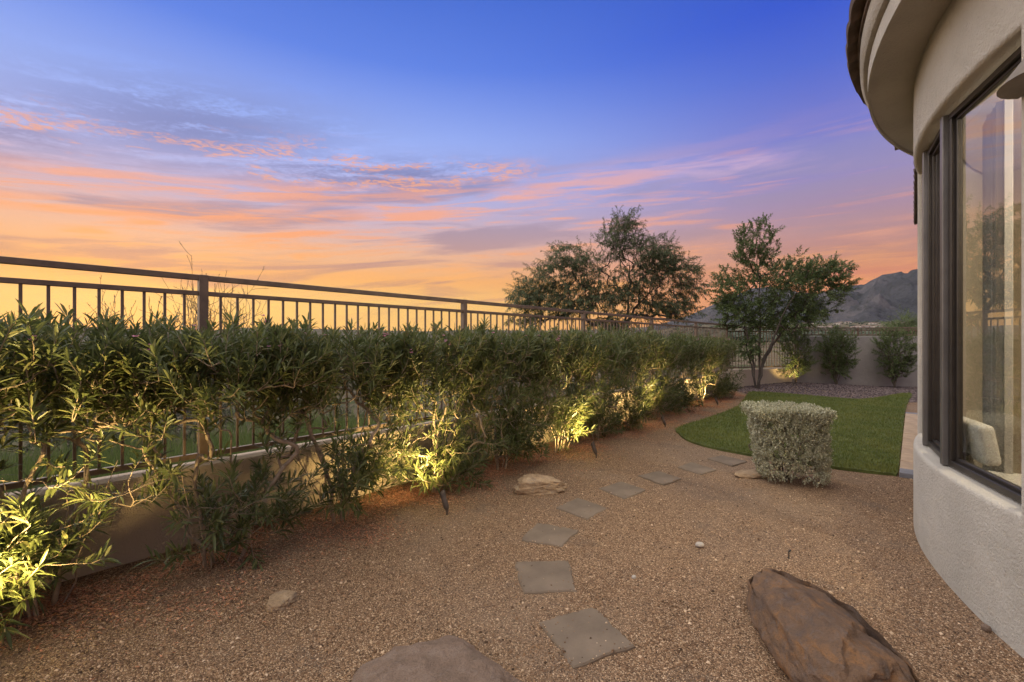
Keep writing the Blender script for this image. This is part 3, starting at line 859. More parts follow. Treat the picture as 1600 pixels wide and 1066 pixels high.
# windows: flat units standing in the curved opening
Rw = HR - .10
def window_unit(a0, a1):
    p0 = Vector(hp(a0, Rw, 0)); p1 = Vector(hp(a1, Rw, 0)); L = (p1 - p0).length
    mb = MB(); fw, dp = .038, .05
    d = (p1 - p0).normalized(); nrm = Vector((d.y, -d.x, 0))
    if nrm.dot(p0 - Vector((HC[0], HC[1], 0))) < 0: nrm = -nrm
    z0, z1 = SILL + .012, HEAD - .012
    a = p0 + d * .03; b = p1 - d * .03
    mb.bar(a + Vector((0, 0, z0 + fw / 2)), b + Vector((0, 0, z0 + fw / 2)), dp, fw)
    mb.bar(a + Vector((0, 0, z1 - fw / 2)), b + Vector((0, 0, z1 - fw / 2)), dp, fw)
    for q, s in ((a, 1), (b, -1)):
        c = q + d * s * fw / 2
        mb.bar(c + Vector((0, 0, z0 + fw)), c + Vector((0, 0, z1 - fw)), fw, dp, up=nrm)
    # inner stop, a thin step inside the frame
    i0, i1 = a + d * fw, b - d * fw; off = nrm * -.012
    for zz in (z0 + fw + .011, z1 - fw - .011):
        mb.bar(i0 + off + Vector((0, 0, zz)), i1 + off + Vector((0, 0, zz)), .03, .022)
    for c, s in ((i0, 1), (i1, -1)):
        mb.bar(c + d * s * .011 + off + Vector((0, 0, z0 + fw + .022)), c + d * s * .011 + off + Vector((0, 0, z1 - fw - .022)), .022, .03, up=nrm)
    w = hpart(mb, 'window', 'bronze', None, None, .003, 1)
    g = MB(); gi0, gi1 = i0 + d * .02, i1 - d * .02
    g.bar(gi0 + off + Vector((0, 0, (z0 + z1) / 2)), gi1 + off + Vector((0, 0, (z0 + z1) / 2)), .006, z1 - z0 - 2 * fw - .04)
    hpart(g, 'glass_pane', 'window_glass', w)
    return w, p0, p1, nrm
for a1_, a0_ in ((162, 149.6), (149.6, 140.5), (140.5, 132)):
    w, p0, p1, nrm = window_unit(a0_, a1_)
for a in (149.6, 140.5):
    p = Vector(hp(a, Rw + .012, 0)); n_ = Vector((math.cos(R_(a)), math.sin(R_(a)), 0))
    mb = MB().bar(p + Vector((0, 0, SILL + .006)), p + Vector((0, 0, HEAD - .006)), .05, .075, up=n_)
    hpart(mb, 'mullion', 'frame_grey', None, None, .006, 2)

# straight wing beyond the bay, with its own eave
WD = np.array([.6671, .7450]); WN = np.array([.7450, -.6671])
def wp(s, n, z): p = WD * s + WN * n; return (p[0], p[1], z)
mb = MB()
def prism(mb, pts, z0, z1):
    k = len(pts); V = [(p[0], p[1], z0) for p in pts] + [(p[0], p[1], z1) for p in pts]
    mb.poly(V, [tuple(range(k - 1, -1, -1)), tuple(range(k, 2 * k))] + [(i, (i + 1) % k, (i + 1) % k + k, i + k) for i in range(k)])
    return mb
mbw = prism(MB(), [wp(7.3, .62, 0), wp(7.3, 5.5, 0), wp(11.0, 5.5, 0), wp(11.0, .62, 0)], -.3, 3.58)
o = hpart(mbw, 'wing_wall', 'stucco_house', None, None, .02, 3); fix_normals(o)
o = hpart(prism(MB(), [wp(6.9, .06, 0), wp(6.9, 5.6, 0), wp(11.5, 5.6, 0), wp(11.5, .06, 0)], 3.585, 3.70), 'wing_fascia', 'stucco_house', None, None, .01, 2); fix_normals(o)
V = [wp(6.9, .08, 3.705), wp(11.5, .08, 3.705), wp(11.5, 5.6, 3.705), wp(6.9, 5.6, 3.705), wp(9.0, 2.9, 4.55), wp(9.4, 2.9, 4.55)]
o = hpart(MB().poly(V, [(0, 1, 5, 4), (1, 2, 5), (2, 3, 4, 5), (3, 0, 4), (0, 3, 2, 1)]), 'wing_roof', 'roof_tile'); fix_normals(o)
wr = o
for i in range(15):
    p = wp(7.05 + i * .305, .02, 3.712 + tr.uniform(-.005, .005))
    add('roof_tile', TILE, None, wr, loc=(p[0] - HC[0], p[1] - HC[1], p[2]), rot=(R_(16.7), 0, math.atan2(WN[1], WN[0]) - R_(90) + tr.uniform(-.02, .02)))
# small spout at the end of the eave
p = Vector(wp(6.75, -.16, 3.72)); q = Vector(wp(6.75, .2, 3.76))
hpart(MB().bar(p, q, .10, .05), 'roof_spout', 'roof_tile', None, None, .004, 1)

# room behind the window
o = hpart(prism(MB(), [hp(a, HR - .26, 0) for a in np.arange(80, 262, 6)], .06, .12), 'room_floor', 'floor_tile'); fix_normals(o)
o = hpart(prism(MB(), [hp(a, HR - .26, 0) for a in np.arange(80, 262, 6)], 3.16, 3.24), 'room_ceiling', 'interior_paint'); fix_normals(o)
o = hpart(prism(MB(), [hp(a, HR - .255, 0) for a in np.arange(163.5, 262, 4)] + [hp(a, HR - .30, 0) for a in np.arange(260, 163, -4)], .121, 3.158), 'room_lining', 'interior_paint'); fix_normals(o)
pa = [np.array([5.45, 4.6]), np.array([5.45, -3.2])]
o = hpart(MB().box((4.95, .8, 1.64), (.14, 7.54, 3.03)), 'room_partition', 'interior_paint')

# curtain hung inside the left end of the window
def curtain(a0, a1, r, label):
    V, F = [], []; n = 60
    for i in range(n + 1):
        a = a0 + (a1 - a0) * i / n; rr = r + .035 * math.sin(i * .95) + .01 * math.sin(i * 2.3)
        V += [hp(a, rr, .125), hp(a, rr, 3.12), hp(a, rr - .006, 3.12), hp(a, rr - .006, .125)]
    for i in range(n):
        for j in range(4): F.append((i * 4 + j, i * 4 + (j + 1) % 4, i * 4 + 4 + (j + 1) % 4, i * 4 + 4 + j))
    F += [(0, 1, 2, 3), (n * 4 + 3, n * 4 + 2, n * 4 + 1, n * 4)]
    o = MB().poly(V, F).build('curtain', 'curtain', None, 50); fix_normals(o)
    tag(o, label, 'curtain')
curtain(140, 146.5, HR - .42, 'grey floor-length curtain hanging inside the round bay window')

# lit ceiling lamp of the room
t = thing('ceiling_lamp', 'round flush ceiling lamp lighting the room behind the bay window', 'ceiling lamp', (3.7, 1.7, 3.158))
MB().lathe([(.20, -.002), (.21, -.02), (.20, -.05)], 24).build('rim', 'frame_grey', t, 40)
emit_mat('lamp_diffuser', (1, .86, .66, 1), 3)
MB().lathe([(.185, -.051), (.16, -.075), (.06, -.085)], 24).build('diffuser', 'lamp_diffuser', t, 40)
ld = bpy.data.lights.new('room_light', 'POINT'); ld.energy = 170; ld.color = (1, .86, .66); ld.shadow_soft_size = .15
lo = bpy.data.objects.new('room_light', ld); col.objects.link(lo); lo.parent = t; lo.location = (0, 0, -.28)

# chair inside
def chair():
    t = thing('dining_chair', 'pale upholstered dining chair with dark back post behind the bay window', 'chair', (3.20, 2.84, .121), R_(-28))
    def pad(name, c, d, rot=(0, 0, 0), bev=.035, curve=0.0):
        me = MB().box((0, 0, 0), d).mesh(name)
        bm = bmesh.new(); bm.from_mesh(me)
        bmesh.ops.bevel(bm, geom=bm.edges[:], offset=bev, segments=4, affect='EDGES', profile=.6)
        bm.to_mesh(me); bm.free(); me.polygons.foreach_set('use_smooth', np.ones(len(me.polygons), bool))
        add(name, me, 'fabric', t, loc=c, rot=rot)
    pad('seat', (.06, 0, .44), (.46, .48, .11))
    pad('backrest', (-.20, 0, .735), (.085, .46, .25), (0, R_(-9), 0))
    MB().bar((-.17, 0, .30), (-.235, 0, .64), .10, .025, up=(1, 0, .1)).build('back_post', 'dark_wood', t, None, .004)
    for sx in (-1, 1):
        for sy in (-1, 1):
            MB().bar((.06 + sx * .19, sy * .19, 0), (.06 + sx * .17, sy * .17, .39), .035, .035, up=(0, 1, 0)).build('leg', 'dark_wood', t, None, .004)
chair()

# wall sconce on the bay wall
def sconce():
    a = 164.6; p = hp(a, HR, 2.66)
    t = thing('wall_sconce', 'beige half-cone wall sconce fixed on the bay beside the window', 'wall lamp', p, R_(a - 90))
    # local +y points out of the wall
    n = 12; V, F = [], []
    prof = [(.19, .0, .165), (.17, .02, .15), (.10, .13, .075), (.095, .14, .07)]
    for w, z, d in prof:
        for i in range(n + 1):
            q = math.pi * i / n; V.append((w * math.cos(q), d * math.sin(q), z))
    m = n + 1
    for k in range(3):
        for i in range(n): F.append((k * m + i, k * m + i + 1, (k + 1) * m + i + 1, (k + 1) * m + i))
    F += [tuple(range(m - 1, -1, -1)), tuple(3 * m + i for i in range(m)), tuple([0, m, 2 * m, 3 * m, 4 * m - 1, 3 * m - 1, 2 * m - 1, m - 1])]
    o = MB().poly(V, F).build('lamp_shade', 'sconce_metal', t, 40); fix_normals(o)
    MB().box((0, .008, .16), (.12, .016, .06)).build('wall_plate', 'lamp_bronze', t, None, .003)
sconce()

# ------------------------------------------------------------------ patio strip along the wing
def patio():
    t = thing('paver_patio', 'strip of tan pavers with grey end courses between lawn and house wing', 'patio', wp(6.5, .25, 0), math.atan2(WD[1], WD[0]))
    mm = {}
    def paver(mat, L, W):
        k = (mat, round(L, 3), round(W, 3))
        if k not in mm: mm[k] = MB().box((0, 0, 0), (L, W, .06)).mesh('paver', None, .006, 1); mm[k].materials.append(MATS[mat])
        return mm[k]
    MB().box((2.85, 0, -.03), (5.75, .74, .05)).build('bedding', 'paver_grey', t)
    x = 0.0; r = random.Random(2); rows = [('paver_grey', .24)] + [('paver_tan', .43)] * 12 + [('paver_grey', .24)]
    for i, (m, L) in enumerate(rows):
        cuts = [-.37, .0 + (.12 if i % 2 else -.12), .37]
        for c0, c1 in zip(cuts[:-1], cuts[1:]):
            add('paver', paver(m, L - .012, c1 - c0 - .012), None, t, loc=(x + L / 2, (c0 + c1) / 2, .026 + r.uniform(-.003, .003)))
        x += L
patio()

# ================================================================== STONES
STEP = {'A': [(840, 974), (928, 949), (994, 1012), (896, 1046)], 'B': [(803, 879), (888.5, 877.5), (902, 926), (818, 929)], 'C': [(838, 818), (905, 830), (879, 857), (812, 845.5)],
        'D': [(868, 795), (902.5, 778.5), (949, 795.5), (918, 814)], 'E': [(935, 764), (971, 753.5), (1010, 766.7), (976, 782)], 'F': [(997, 744), (1028.6, 737), (1066.7, 749), (1037, 759)],
        'G': [(1057, 731), (1081, 723), (1120.5, 735), (1096, 743)], 'H': [(1103, 717.5), (1128, 712.5), (1169, 722), (1144, 729)]}
step_lab = ['first stepping stone beside the pink rounded boulder and the brown slab boulder', 'second stepping stone counted from the boulders, squarest to the path', 'third stepping stone counted from the boulders',
            'fourth stepping stone counted from the boulders, just past the tan rock', 'fifth stepping stone counted from the boulders', 'sixth stepping stone counted from the boulders', 'seventh stepping stone, second from the lawn edge',
            'last stepping stone of the path, at the lawn edge by the clipped bush']
def stepping():
    for (k, q), lab in zip(STEP.items(), step_lab):
        r = random.Random(ord(k))
        P = [np.array(gp(u, v)[:2]) for u, v in q]; c = sum(P) / 4
        out = []
        for i in range(4):
            a, b = P[i], P[(i + 1) % 4]
            for s in np.linspace(0, 1, 7)[:-1]:
                p = a + (b - a) * s; dn = unit(p - c)
                cut = .985 if s == 0 else 1.0
                out.append(c + (p - c) * cut + dn * r.uniform(-.012, .006))
        n = len(out); V = []
        for z, sc in ((-.04, 1.0), (.004, 1.0), (.011, .965)):
            V += [tuple((p - c) * sc) + (z,) for p in out]
        V.append((0, 0, .012))
        F = [(l * n + i, l * n + (i + 1) % n, (l + 1) * n + (i + 1) % n, (l + 1) * n + i) for l in (0, 1) for i in range(n)]
        F += [(2 * n + i, 2 * n + (i + 1) % n, 3 * n) for i in range(n)] + [tuple(range(n - 1, -1, -1))]
        o = MB().poly(V, F).build('stepping_stone', 'flagstone', None, None, loc=(c[0], c[1], 0)); fix_normals(o)
        tag(o, 'grey square ' + lab, 'stepping stone', 'stepping stones of the garden path')
stepping()

def rock(name, label, loc, size, rz, mat, seed, cuts, rough=.06, tilt=(0, 0), sub=5, cat='boulder', sink=.25, strata=0, ledges=()):
    bm = bmesh.new(); bmesh.ops.create_icosphere(bm, subdivisions=sub, radius=1.0)
    r = random.Random(seed); of = Vector((seed * 3.1, seed * 1.7, 0))
    planes = [(Vector(n).normalized(), d) for n, d in cuts]
    for v in bm.verts:
        p = v.co.copy()
        p *= 1 + .10 * mnoise.fractal(p * 1.4 + of, 1, 2, 3)
        for n, d in planes:
            e = p.dot(n) - d - .03 * mnoise.noise(p * 3 + of)
            if e > 0: p -= n * e * .93
        if strata:
            h = p.z * strata + .6 * mnoise.noise(Vector((p.x * 1.2, p.y * 1.2, seed)))
            k = h - math.floor(h)
            p += Vector((p.x, p.y, 0)) * (.07 * (smooth01((k - .1) / .25) - .5))
        if p.z > 0:
            for n, d, dr in ledges:
                e = p.dot(Vector(n)) - d + .10 * mnoise.fractal(Vector((p.x * 2.2, p.y * 2.2, d * 9)) + of, 1, 2, 4)
                p.z -= dr * smooth01(e / .035 + .5)
        p += p.normalized() * (rough * mnoise.fractal(p * 4 + of, .9, 2.1, 5))
        v.co = Vector((p.x * size[0], p.y * size[1], p.z * size[2]))
    bmesh.ops.rotate(bm, verts=bm.verts, cent=(0, 0, 0), matrix=Matrix.Rotation(tilt[0], 3, 'X') @ Matrix.Rotation(tilt[1], 3, 'Y'))
    zmin = min(v.co.z for v in bm.verts); H = max(v.co.z for v in bm.verts) - zmin
    for v in bm.verts: v.co.z -= zmin + sink * H
    me = bpy.data.meshes.new(name); bm.to_mesh(me); bm.free()
    me.polygons.foreach_set('use_smooth', np.ones(len(me.polygons), bool)); me.set_sharp_from_angle(angle=R_(38))
    o = add(name, me, mat, None, loc=loc, rot=(0, 0, rz))
    return tag(o, label, cat)
rock('boulder', 'large brown layered slab boulder with orange veins near the house wall', (1.47, 2.16, 0), (.285, .56, .21), R_(-10), 'boulder_brown', 3,
     [((.30, .25, 1), .46), ((-1, .05, .35), .66), ((1, .1, .35), .80), ((-.35, 1, .15), .86), ((.8, .75, .2), .80), ((-.7, .1, .8), .56), ((.2, -1, .2), .85), ((.5, .9, .5), .74)], .05, (R_(0), R_(0)), 6, sink=.22,
     ledges=[((.8, .45, 0), .06, .13), ((.55, -.8, 0), .40, .10), ((1, -.1, 0), .50, .12), ((-.1, 1, 0), .50, .10), ((.3, 1, 0), .12, .06)])
rock('boulder', 'rounded pinkish boulder half buried in gravel beside the first stepping stone', (-.32, 1.80, 0), (.38, .32, .19), R_(8), 'boulder_pink', 8, [((.1, 0, 1), .80), ((.8, .5, .5), .86)], .05, (0, 0), 6, sink=.5)
rock('rock', 'long tan blocky rock between the hedge and the fourth stepping stone', (.27, 4.45, 0), (.27, .11, .115), R_(6), 'rock_tan', 12, [((0, -.4, 1), .6), ((-1, 0, .3), .75), ((1, .2, .2), .8), ((0, -1, .1), .6), ((.5, 0, 1), .62)], .10, (0, 0), 5, 'rock', .22, 1.6)
rock('rock', 'small flat buff rock in gravel in front of the hedge, away from path', (-1.32, 2.56, 0), (.085, .085, .045), R_(30), 'rock_tan', 15, [((0, 0, 1), .45), ((-1, .3, 0), .7), ((.7, -.7, .2), .7)], .10, (0, 0), 5, 'rock', .42)
rock('rock', 'flat buff rock lying at the foot of the clipped silvery bush', (2.66, 4.98, 0), (.20, .10, .05), R_(10), 'rock_tan', 19, [((0, 0, 1), .5)], .08, (0, 0), 4, 'rock', .4)
rock('rock', 'tiny pale pebble lying alone on open gravel between path and house', (1.37, 3.27, 0), (.032, .024, .020), R_(10), 'pale_rock', 21, [((0, 0, 1), .6)], .08, (0, 0), 3, 'rock', .2)
rock('rock', 'tiny pale pebble on gravel between second stepping stone and brown slab boulder', (.77, 2.83, 0), (.018, .014, .013), R_(50), 'pale_rock', 23, [((0, 0, 1), .6)], .08, (0, 0), 3, 'rock', .2)
rock('rock', 'tiny reddish stone lying against the foot of the round house wall', (2.46, 2.325, 0), (.024, .02, .018), R_(50), 'boulder_pink', 25, [((0, 0, 1), .6)], .08, (0, 0), 3, 'rock', .2)

# drip emitter
t = thing('drip_emitter', 'thin black bent irrigation tube sticking up from gravel beyond the brown boulder', 'emitter', (1.91, 3.09, 0))
MB().lathe([(.004, -.03), (.004, .05)], 8).build('tube', 'plastic_black', t, 40)
MB().bar((0, 0, .048), (.014, 0, .058), .009, .009).build('nozzle', 'plastic_black', t, None, .001)

# loose gravel on the sheet
def scatter_stones(name, label, n, region, size, mat, seed, hfun=None):
    r = np.random.default_rng(seed)
    P = region(r, n); m = len(P)
    s = r.uniform(*size, m) * r.uniform(.7, 1.2, m)
    base = np.array([[1, 0, 0], [-.5, .87, 0], [-.5, -.87, 0], [.25, .45, .75], [-.55, 0, .7], [.3, -.5, .65]])
    tris = np.array([[0, 1, 3], [1, 4, 3], [1, 2, 4], [2, 5, 4], [2, 0, 5], [0, 3, 5], [3, 4, 5]])
    a = r.uniform(0, 6.283, m); ca, sa = np.cos(a), np.sin(a)
    B = base[None] * s[:, None, None] * r.uniform(.65, 1.25, (m, 6, 1)); B[..., 2] *= .9
    X = B[..., 0] * ca[:, None] - B[..., 1] * sa[:, None]; Y = B[..., 0] * sa[:, None] + B[..., 1] * ca[:, None]
    z = np.array([yard_h(x, y) for x, y in P]) - s * .12
    for q in STEPP: z[inside(P[:, 0], P[:, 1], q)] = .0115
    V = np.stack([X + P[:, :1], Y + P[:, 1:2], B[..., 2] + z[:, None]], -1).reshape(-1, 3)
    T = (np.arange(m)[:, None, None] * 6 + tris[None]).reshape(-1, 3)
    tag(add(name, mesh_np(name, V, T), mat), label, 'gravel', kind='stuff')
STEPP = [np.array([gp(u, v)[:2] for u, v in q]) for q in STEP.values()]
def off_steps(P):
    k = np.ones(len(P), bool)
    rr = np.random.default_rng(9).random(len(P))
    for q in STEPP:
        c = q.mean(0); k &= ~(inside(P[:, 0], P[:, 1], c + (q - c) * .90) & (rr > .03)); k &= ~(inside(P[:, 0], P[:, 1], q) & (rr > .45))
    k &= ~inside(P[:, 0], P[:, 1], LP)
    k &= np.hypot(P[:, 0] - HC[0], P[:, 1] - HC[1]) > HR + .004
    k &= ((P - F0) @ FN) > .11
    return P[k]
def near_region(r, n):
    Y = 1.5 + 6.0 * r.random(n) ** 1.7; X = r.uniform(-1.2, 1.25, n) * Y
    return off_steps(np.stack([X, Y], 1))
scatter_stones('loose_gravel', 'fine brown decomposed gravel covering the yard', 200000, near_region, (.0024, .0052), 'gravel_stones', 31)
scatter_stones('coarse_gravel', 'scattered coarser stones lying in the fine gravel', 14000, near_region, (.005, .012), 'gravel_stones', 33)
def mound_region(r, n):
    X = r.uniform(6.6, 13.5, n); Y = r.uniform(10.9, 14.6, n)
    P = off_steps(np.stack([X, Y], 1))
    return P[(P[:, 1] < 13.7 + (P[:, 0] - 6.57) * .36)]
scatter_stones('mound_gravel', 'coarse purplish gravel on the mound between lawn and back wall', 26000, mound_region, (.014, .034), 'dark_stones', 32)

# fallen petals and dry leaves under the hedge
def litter():
    r = np.random.default_rng(41); n = 170000
    s = r.uniform(-2.2, 13.2, n); o = .10 + np.abs(r.normal(0, .40, n)) + .3 * r.random(n)
    P = F0[None] + FD[None] * s[:, None] + FN[None] * o[:, None]
    cl = np.array([mnoise.noise(Vector((p[0] * 2.2, p[1] * 2.2, 7))) for p in P])
    k = (cl + r.normal(0, .25, n) > .08 + .25 * np.maximum(0, o - .7)) & (o < 1.9); P = off_steps(P[k]); m = len(P)
    a = r.uniform(0, 6.283, m); L = r.uniform(.006, .015, m); W = L * r.uniform(.35, .7, m)
    d = np.stack([np.cos(a), np.sin(a), r.normal(0, .25, m)], 1) * L[:, None]; w = np.stack([-np.sin(a), np.cos(a), r.normal(0, .3, m)], 1) * W[:, None]
    c = np.concatenate([P, np.array([[yard_h(x, y) + .013] for x, y in P])], 1)
    V = np.stack([c - d, c + w * .5, c + d, c - w * .5], 1).reshape(-1, 3)
    tag(add('fallen_petals', mesh_np('fallen_petals', V, np.arange(m * 4).reshape(-1, 4)), 'litter'), 'fallen reddish petals and dry leaves strewn under the hedge', 'leaf litter', kind='stuff')
litter()

# ================================================================== SPOTLIGHTS
def spotlight(x, y, aim, label, power=14, scale=1.0, cone=136, lean=.42):
    ax = math.atan2(aim[1] - y, aim[0] - x)
    t = thing('garden_spotlight', label, 'garden light', (x, y, yard_h(x, y)), ax, 'bronze spotlights along the hedge')
    t.scale = (.8, .8, .8)
    # local +x points to the hedge; the barrel leans that way
    ln = math.atan2(lean, 1.0)
    MB().lathe([(.010, -.05), (.010, .035), (.016, .04), (.016, .055), (.009, .06)], 10).build('stake', 'lamp_bronze', t, 40)
    M = Matrix.Translation((0, 0, .055)) @ Matrix.Rotation(ln, 4, 'Y')
    MB().lathe([(.010, -.004), (.022, .012), (.029, .03), (.031, .05), (.031, .15), (.033, .152), (.033, .17)], 18, M).build('barrel', 'lamp_bronze', t, 40)
    n = 18; V, F = [], []
    for r_, zz in ((.034, 0), (.031, 0)):
        for i in range(n):
            a = 2 * math.pi * i / n; V.append(M @ Vector((r_ * math.cos(a), r_ * math.sin(a), .168)))
        for i in range(n):
            a = 2 * math.pi * i / n; V.append(M @ Vector((r_ * math.cos(a), r_ * math.sin(a), .190 - .022 * math.cos(a))))
    for i in range(n):
        j = (i + 1) % n
        F += [(i, j, n + j, n + i), (2 * n + i, 3 * n + i, 3 * n + j, 2 * n + j), (n + i, n + j, 3 * n + j, 3 * n + i)]
    MB().poly(V, F).build('hood', 'lamp_bronze', t, 40)
    MB().lathe([(.028, .1695), (.028, .173)], 16, M).build('lens', 'lamp_lens', t)
    ld = bpy.data.lights.new('lamp_light', 'SPOT'); ld.energy = power * 7.3; ld.color = (1.0, .72, .29); ld.spot_size = R_(cone); ld.spot_blend = 1.0; ld.shadow_soft_size = .025
    lo = bpy.data.objects.new('lamp_light', ld); col.objects.link(lo); lo.parent = t
    lo.location = M @ Vector((0, 0, .20))
    az = Vector((math.sin(ln * 2.1), 0, math.cos(ln * 2.1)))
    lo.rotation_euler = az.to_track_quat('-Z', 'Y').to_euler()
    return t
SP = [(-.56, 3.86, 'bronze garden spotlight beside the long tan rock, aimed into the hedge'),
      (1.08, 5.74, 'bronze garden spotlight halfway along the hedge, across the path from the lawn tip'),
      (2.66, 7.78, 'bronze garden spotlight by the rounded tip of the lawn'),
      (4.80, 10.45, 'bronze garden spotlight at the hedge end nearest the multi-stemmed tree')]
LAMPS = [(x, y) for x, y, lab in SP] + [(-2.22, 1.86)]
for x, y, lab in SP:
    s = (np.array([x, y]) - F0) @ FD; a = fpt(s - .05, .0)
    spotlight(x, y, a, lab, 16)
spotlight(-2.22, 1.86, fpt(-1.1, .3), 'bronze garden spotlight at the foot of the strongly lit oleander', 27, lean=.24)
spotlight(8.62, 13.72, (8.9, 14.5), 'bronze garden spotlight under the lit shrub in the far corner', 5, lean=.3)

# ================================================================== OLEANDER HEDGE
def oleander(i, x, y, dist, label, half=.62, top=1.64, dens=1.0, low=1.0):
    r = np.random.default_rng(100 + i)
    t = thing('oleander_shrub', label, 'shrub', (x, y, 0), 0, 'oleander shrubs of the hedge')
    fx = np.array([FD[0], FD[1], 0]); fy = np.array([FN[0], FN[1], 0])
    stems = []
    ns = int(r.integers(6, 9))
    for k in range(ns):
        a = r.uniform(-1, 1); b = r.uniform(-.6, .7); h = r.uniform(.55, .95)
        e = fx * a * half * .75 + fy * b * .28 + np.array([0, 0, h]); b0 = fx * a * .10 + fy * b * .08
        mid = b0 * .5 + e * .5 + fx * r.normal(0, .06) + fy * r.normal(0, .05) + np.array([0, 0, -.03])
        st = []
        for q in np.linspace(0, 1, 7):
            st.append((1 - q) ** 2 * b0 + 2 * q * (1 - q) * mid + q * q * e + r.normal(0, .012, 3) * (q > 0) + np.array([0, 0, -.04 * (q == 0)]))
        stems.append(st)
    lod = 1.0 if dist < 4.2 else (.8 if dist < 7 else .62)
    nt = int(330 * dens * lod)
    tips = []
    for k in range(nt):
        u = r.uniform(-1, 1); w = r.uniform(-1, 1)
        edge = math.sqrt(max(0, 1 - .35 * u * u))
        zt = top - .17 - .05 * u * u + r.normal(0, .04)
        z = zt - abs(r.normal(0, .22 if i < 4 else .27))
        if z < .85: z = r.uniform(1.0, 1.4)
        tips.append(fx * u * half * 1.08 + fy * (w * .36 * edge * (1 if z > 1.1 else .8)) + np.array([0, 0, z]))
    for k in range(int((24 if i < 4 else 85) * lod)):       # a few leafy shoots in the open middle
        tips.append(fx * r.uniform(-1, 1) * half * .9 + fy * r.uniform(-.5, 1) * .36 + np.array([0, 0, r.uniform(.42, 1.05)]))
    nl = int(58 * low * lod)             # basal shoots
    ulo, uhi = {1: (-.8, .0), 2: (-.1, .7)}.get(i, (-.7, .7))
    cl = [(r.uniform(ulo, uhi), r.uniform(-.1, .75), r.uniform(.16, .42)) for _ in range(3)]
    for k in range(nl):
        c = cl[int(r.integers(0, 3))]
        tips.append(fx * (c[0] * half * .8 + r.normal(0, .13)) + fy * (c[1] * (.46 if i < 2 else .27) + r.normal(0, .08)) + np.array([0, 0, max(.09, c[2] + r.normal(0, .11))]))
    LPS = [np.array([lx - x, ly - y, .22]) for lx, ly in LAMPS]
    tips = [q for q in tips if min(np.linalg.norm((q - l) * np.array([1, 1, .8])) for l in LPS) > .40]
    pos, par, rad, ends = grow(stems, tips, r, .0022, .40, 4, .035, .3, .35, .015)
    pos, par, rad, ends = twiglets(pos, par, rad, ends, r, 1, (.13, .22), .0024, .5, .8)
    add('stems', limb_mesh('stems', pos, par, rad, 5 if dist < 6 else 4), 'oleander_bark', t)
    big = 1.0 if dist < 4.5 else 1.15
    lv = twig_leaves(pos, ends, r, .20, .021 if dist < 5 else .027, 3, 1.05, (.060 * big, .138 * big), (.010 * big, .019 * big), .16, .22, dist < 7.5, .45)
    leaf_obj('foliage', lv, 'oleander_leaf', t)
    # a few flowers at the top
    P, D = [], []
    for e in ends:
        p = pos[e[-1]]
        if p[2] > top - .22 and r.random() < .035:
            for j in range(int(r.integers(2, 5))):
                c = p + r.normal(0, .018, 3) + np.array([0, 0, .05]); ph = r.random() * 6
                for m in range(5):
                    P.append(c); D.append([math.cos(ph + m * 1.257), math.sin(ph + m * 1.257), .45])
    if P:
        n = len(P); leaf_obj('flowers', blades(np.array(P), np.array(D), np.full(n, .020), np.full(n, .015), r, .1, .1, False), 'petal', t)['kind'] = 'stuff'
    return t
OL = [(-3.12, 1.95, 'leafy oleander at the very end of the hedge, past the strongly lit one'),
      (-2.62, 2.48, 'strongly lit oleander with long basal leaves by the bare wall stretch'),
      (-1.98, 3.03, 'oleander between the bare wall stretch and the small flat buff rock, dark at its foot'),
      (-1.42, 3.74, 'oleander with open stems one place before the tan rock spotlight'),
      (-.80, 4.42, 'oleander lit from below right behind the spotlight beside the tan rock'),
      (-.14, 5.22, 'dark oleander behind the long tan rock'),
      (.60, 6.02, 'oleander with bright bare stems behind the halfway spotlight'),
      (1.32, 6.92, 'shaded oleander just past the halfway spotlight'),
      (2.05, 7.80, 'oleander level with the lawn tip, just before its spotlight glow'),
      (2.80, 8.70, 'oleander lit low down beyond the lawn tip spotlight'),
      (3.62, 9.62, 'shaded oleander third from the multi-stemmed tree end of the hedge'),
      (4.48, 10.60, 'oleander lit low down second from the multi-stemmed tree end'),
      (5.35, 11.65, 'last dark oleander of the hedge, next to the multi-stemmed tree')]
for i, (x, y, lab) in enumerate(OL):
    oleander(i, x, y, math.hypot(x, y), lab, half=.60 if i < 6 else .66, top=[1.60, 1.60, 1.56, 1.57, 1.58, 1.59, 1.60, 1.61, 1.63, 1.62, 1.60, 1.57, 1.53][i], low=[1.3, 2.2, .8, 1.1, 1.5, 1.7, 1.7, 1.9, 2.0, 2.0, 2.2, 2.2, 2.6][i])

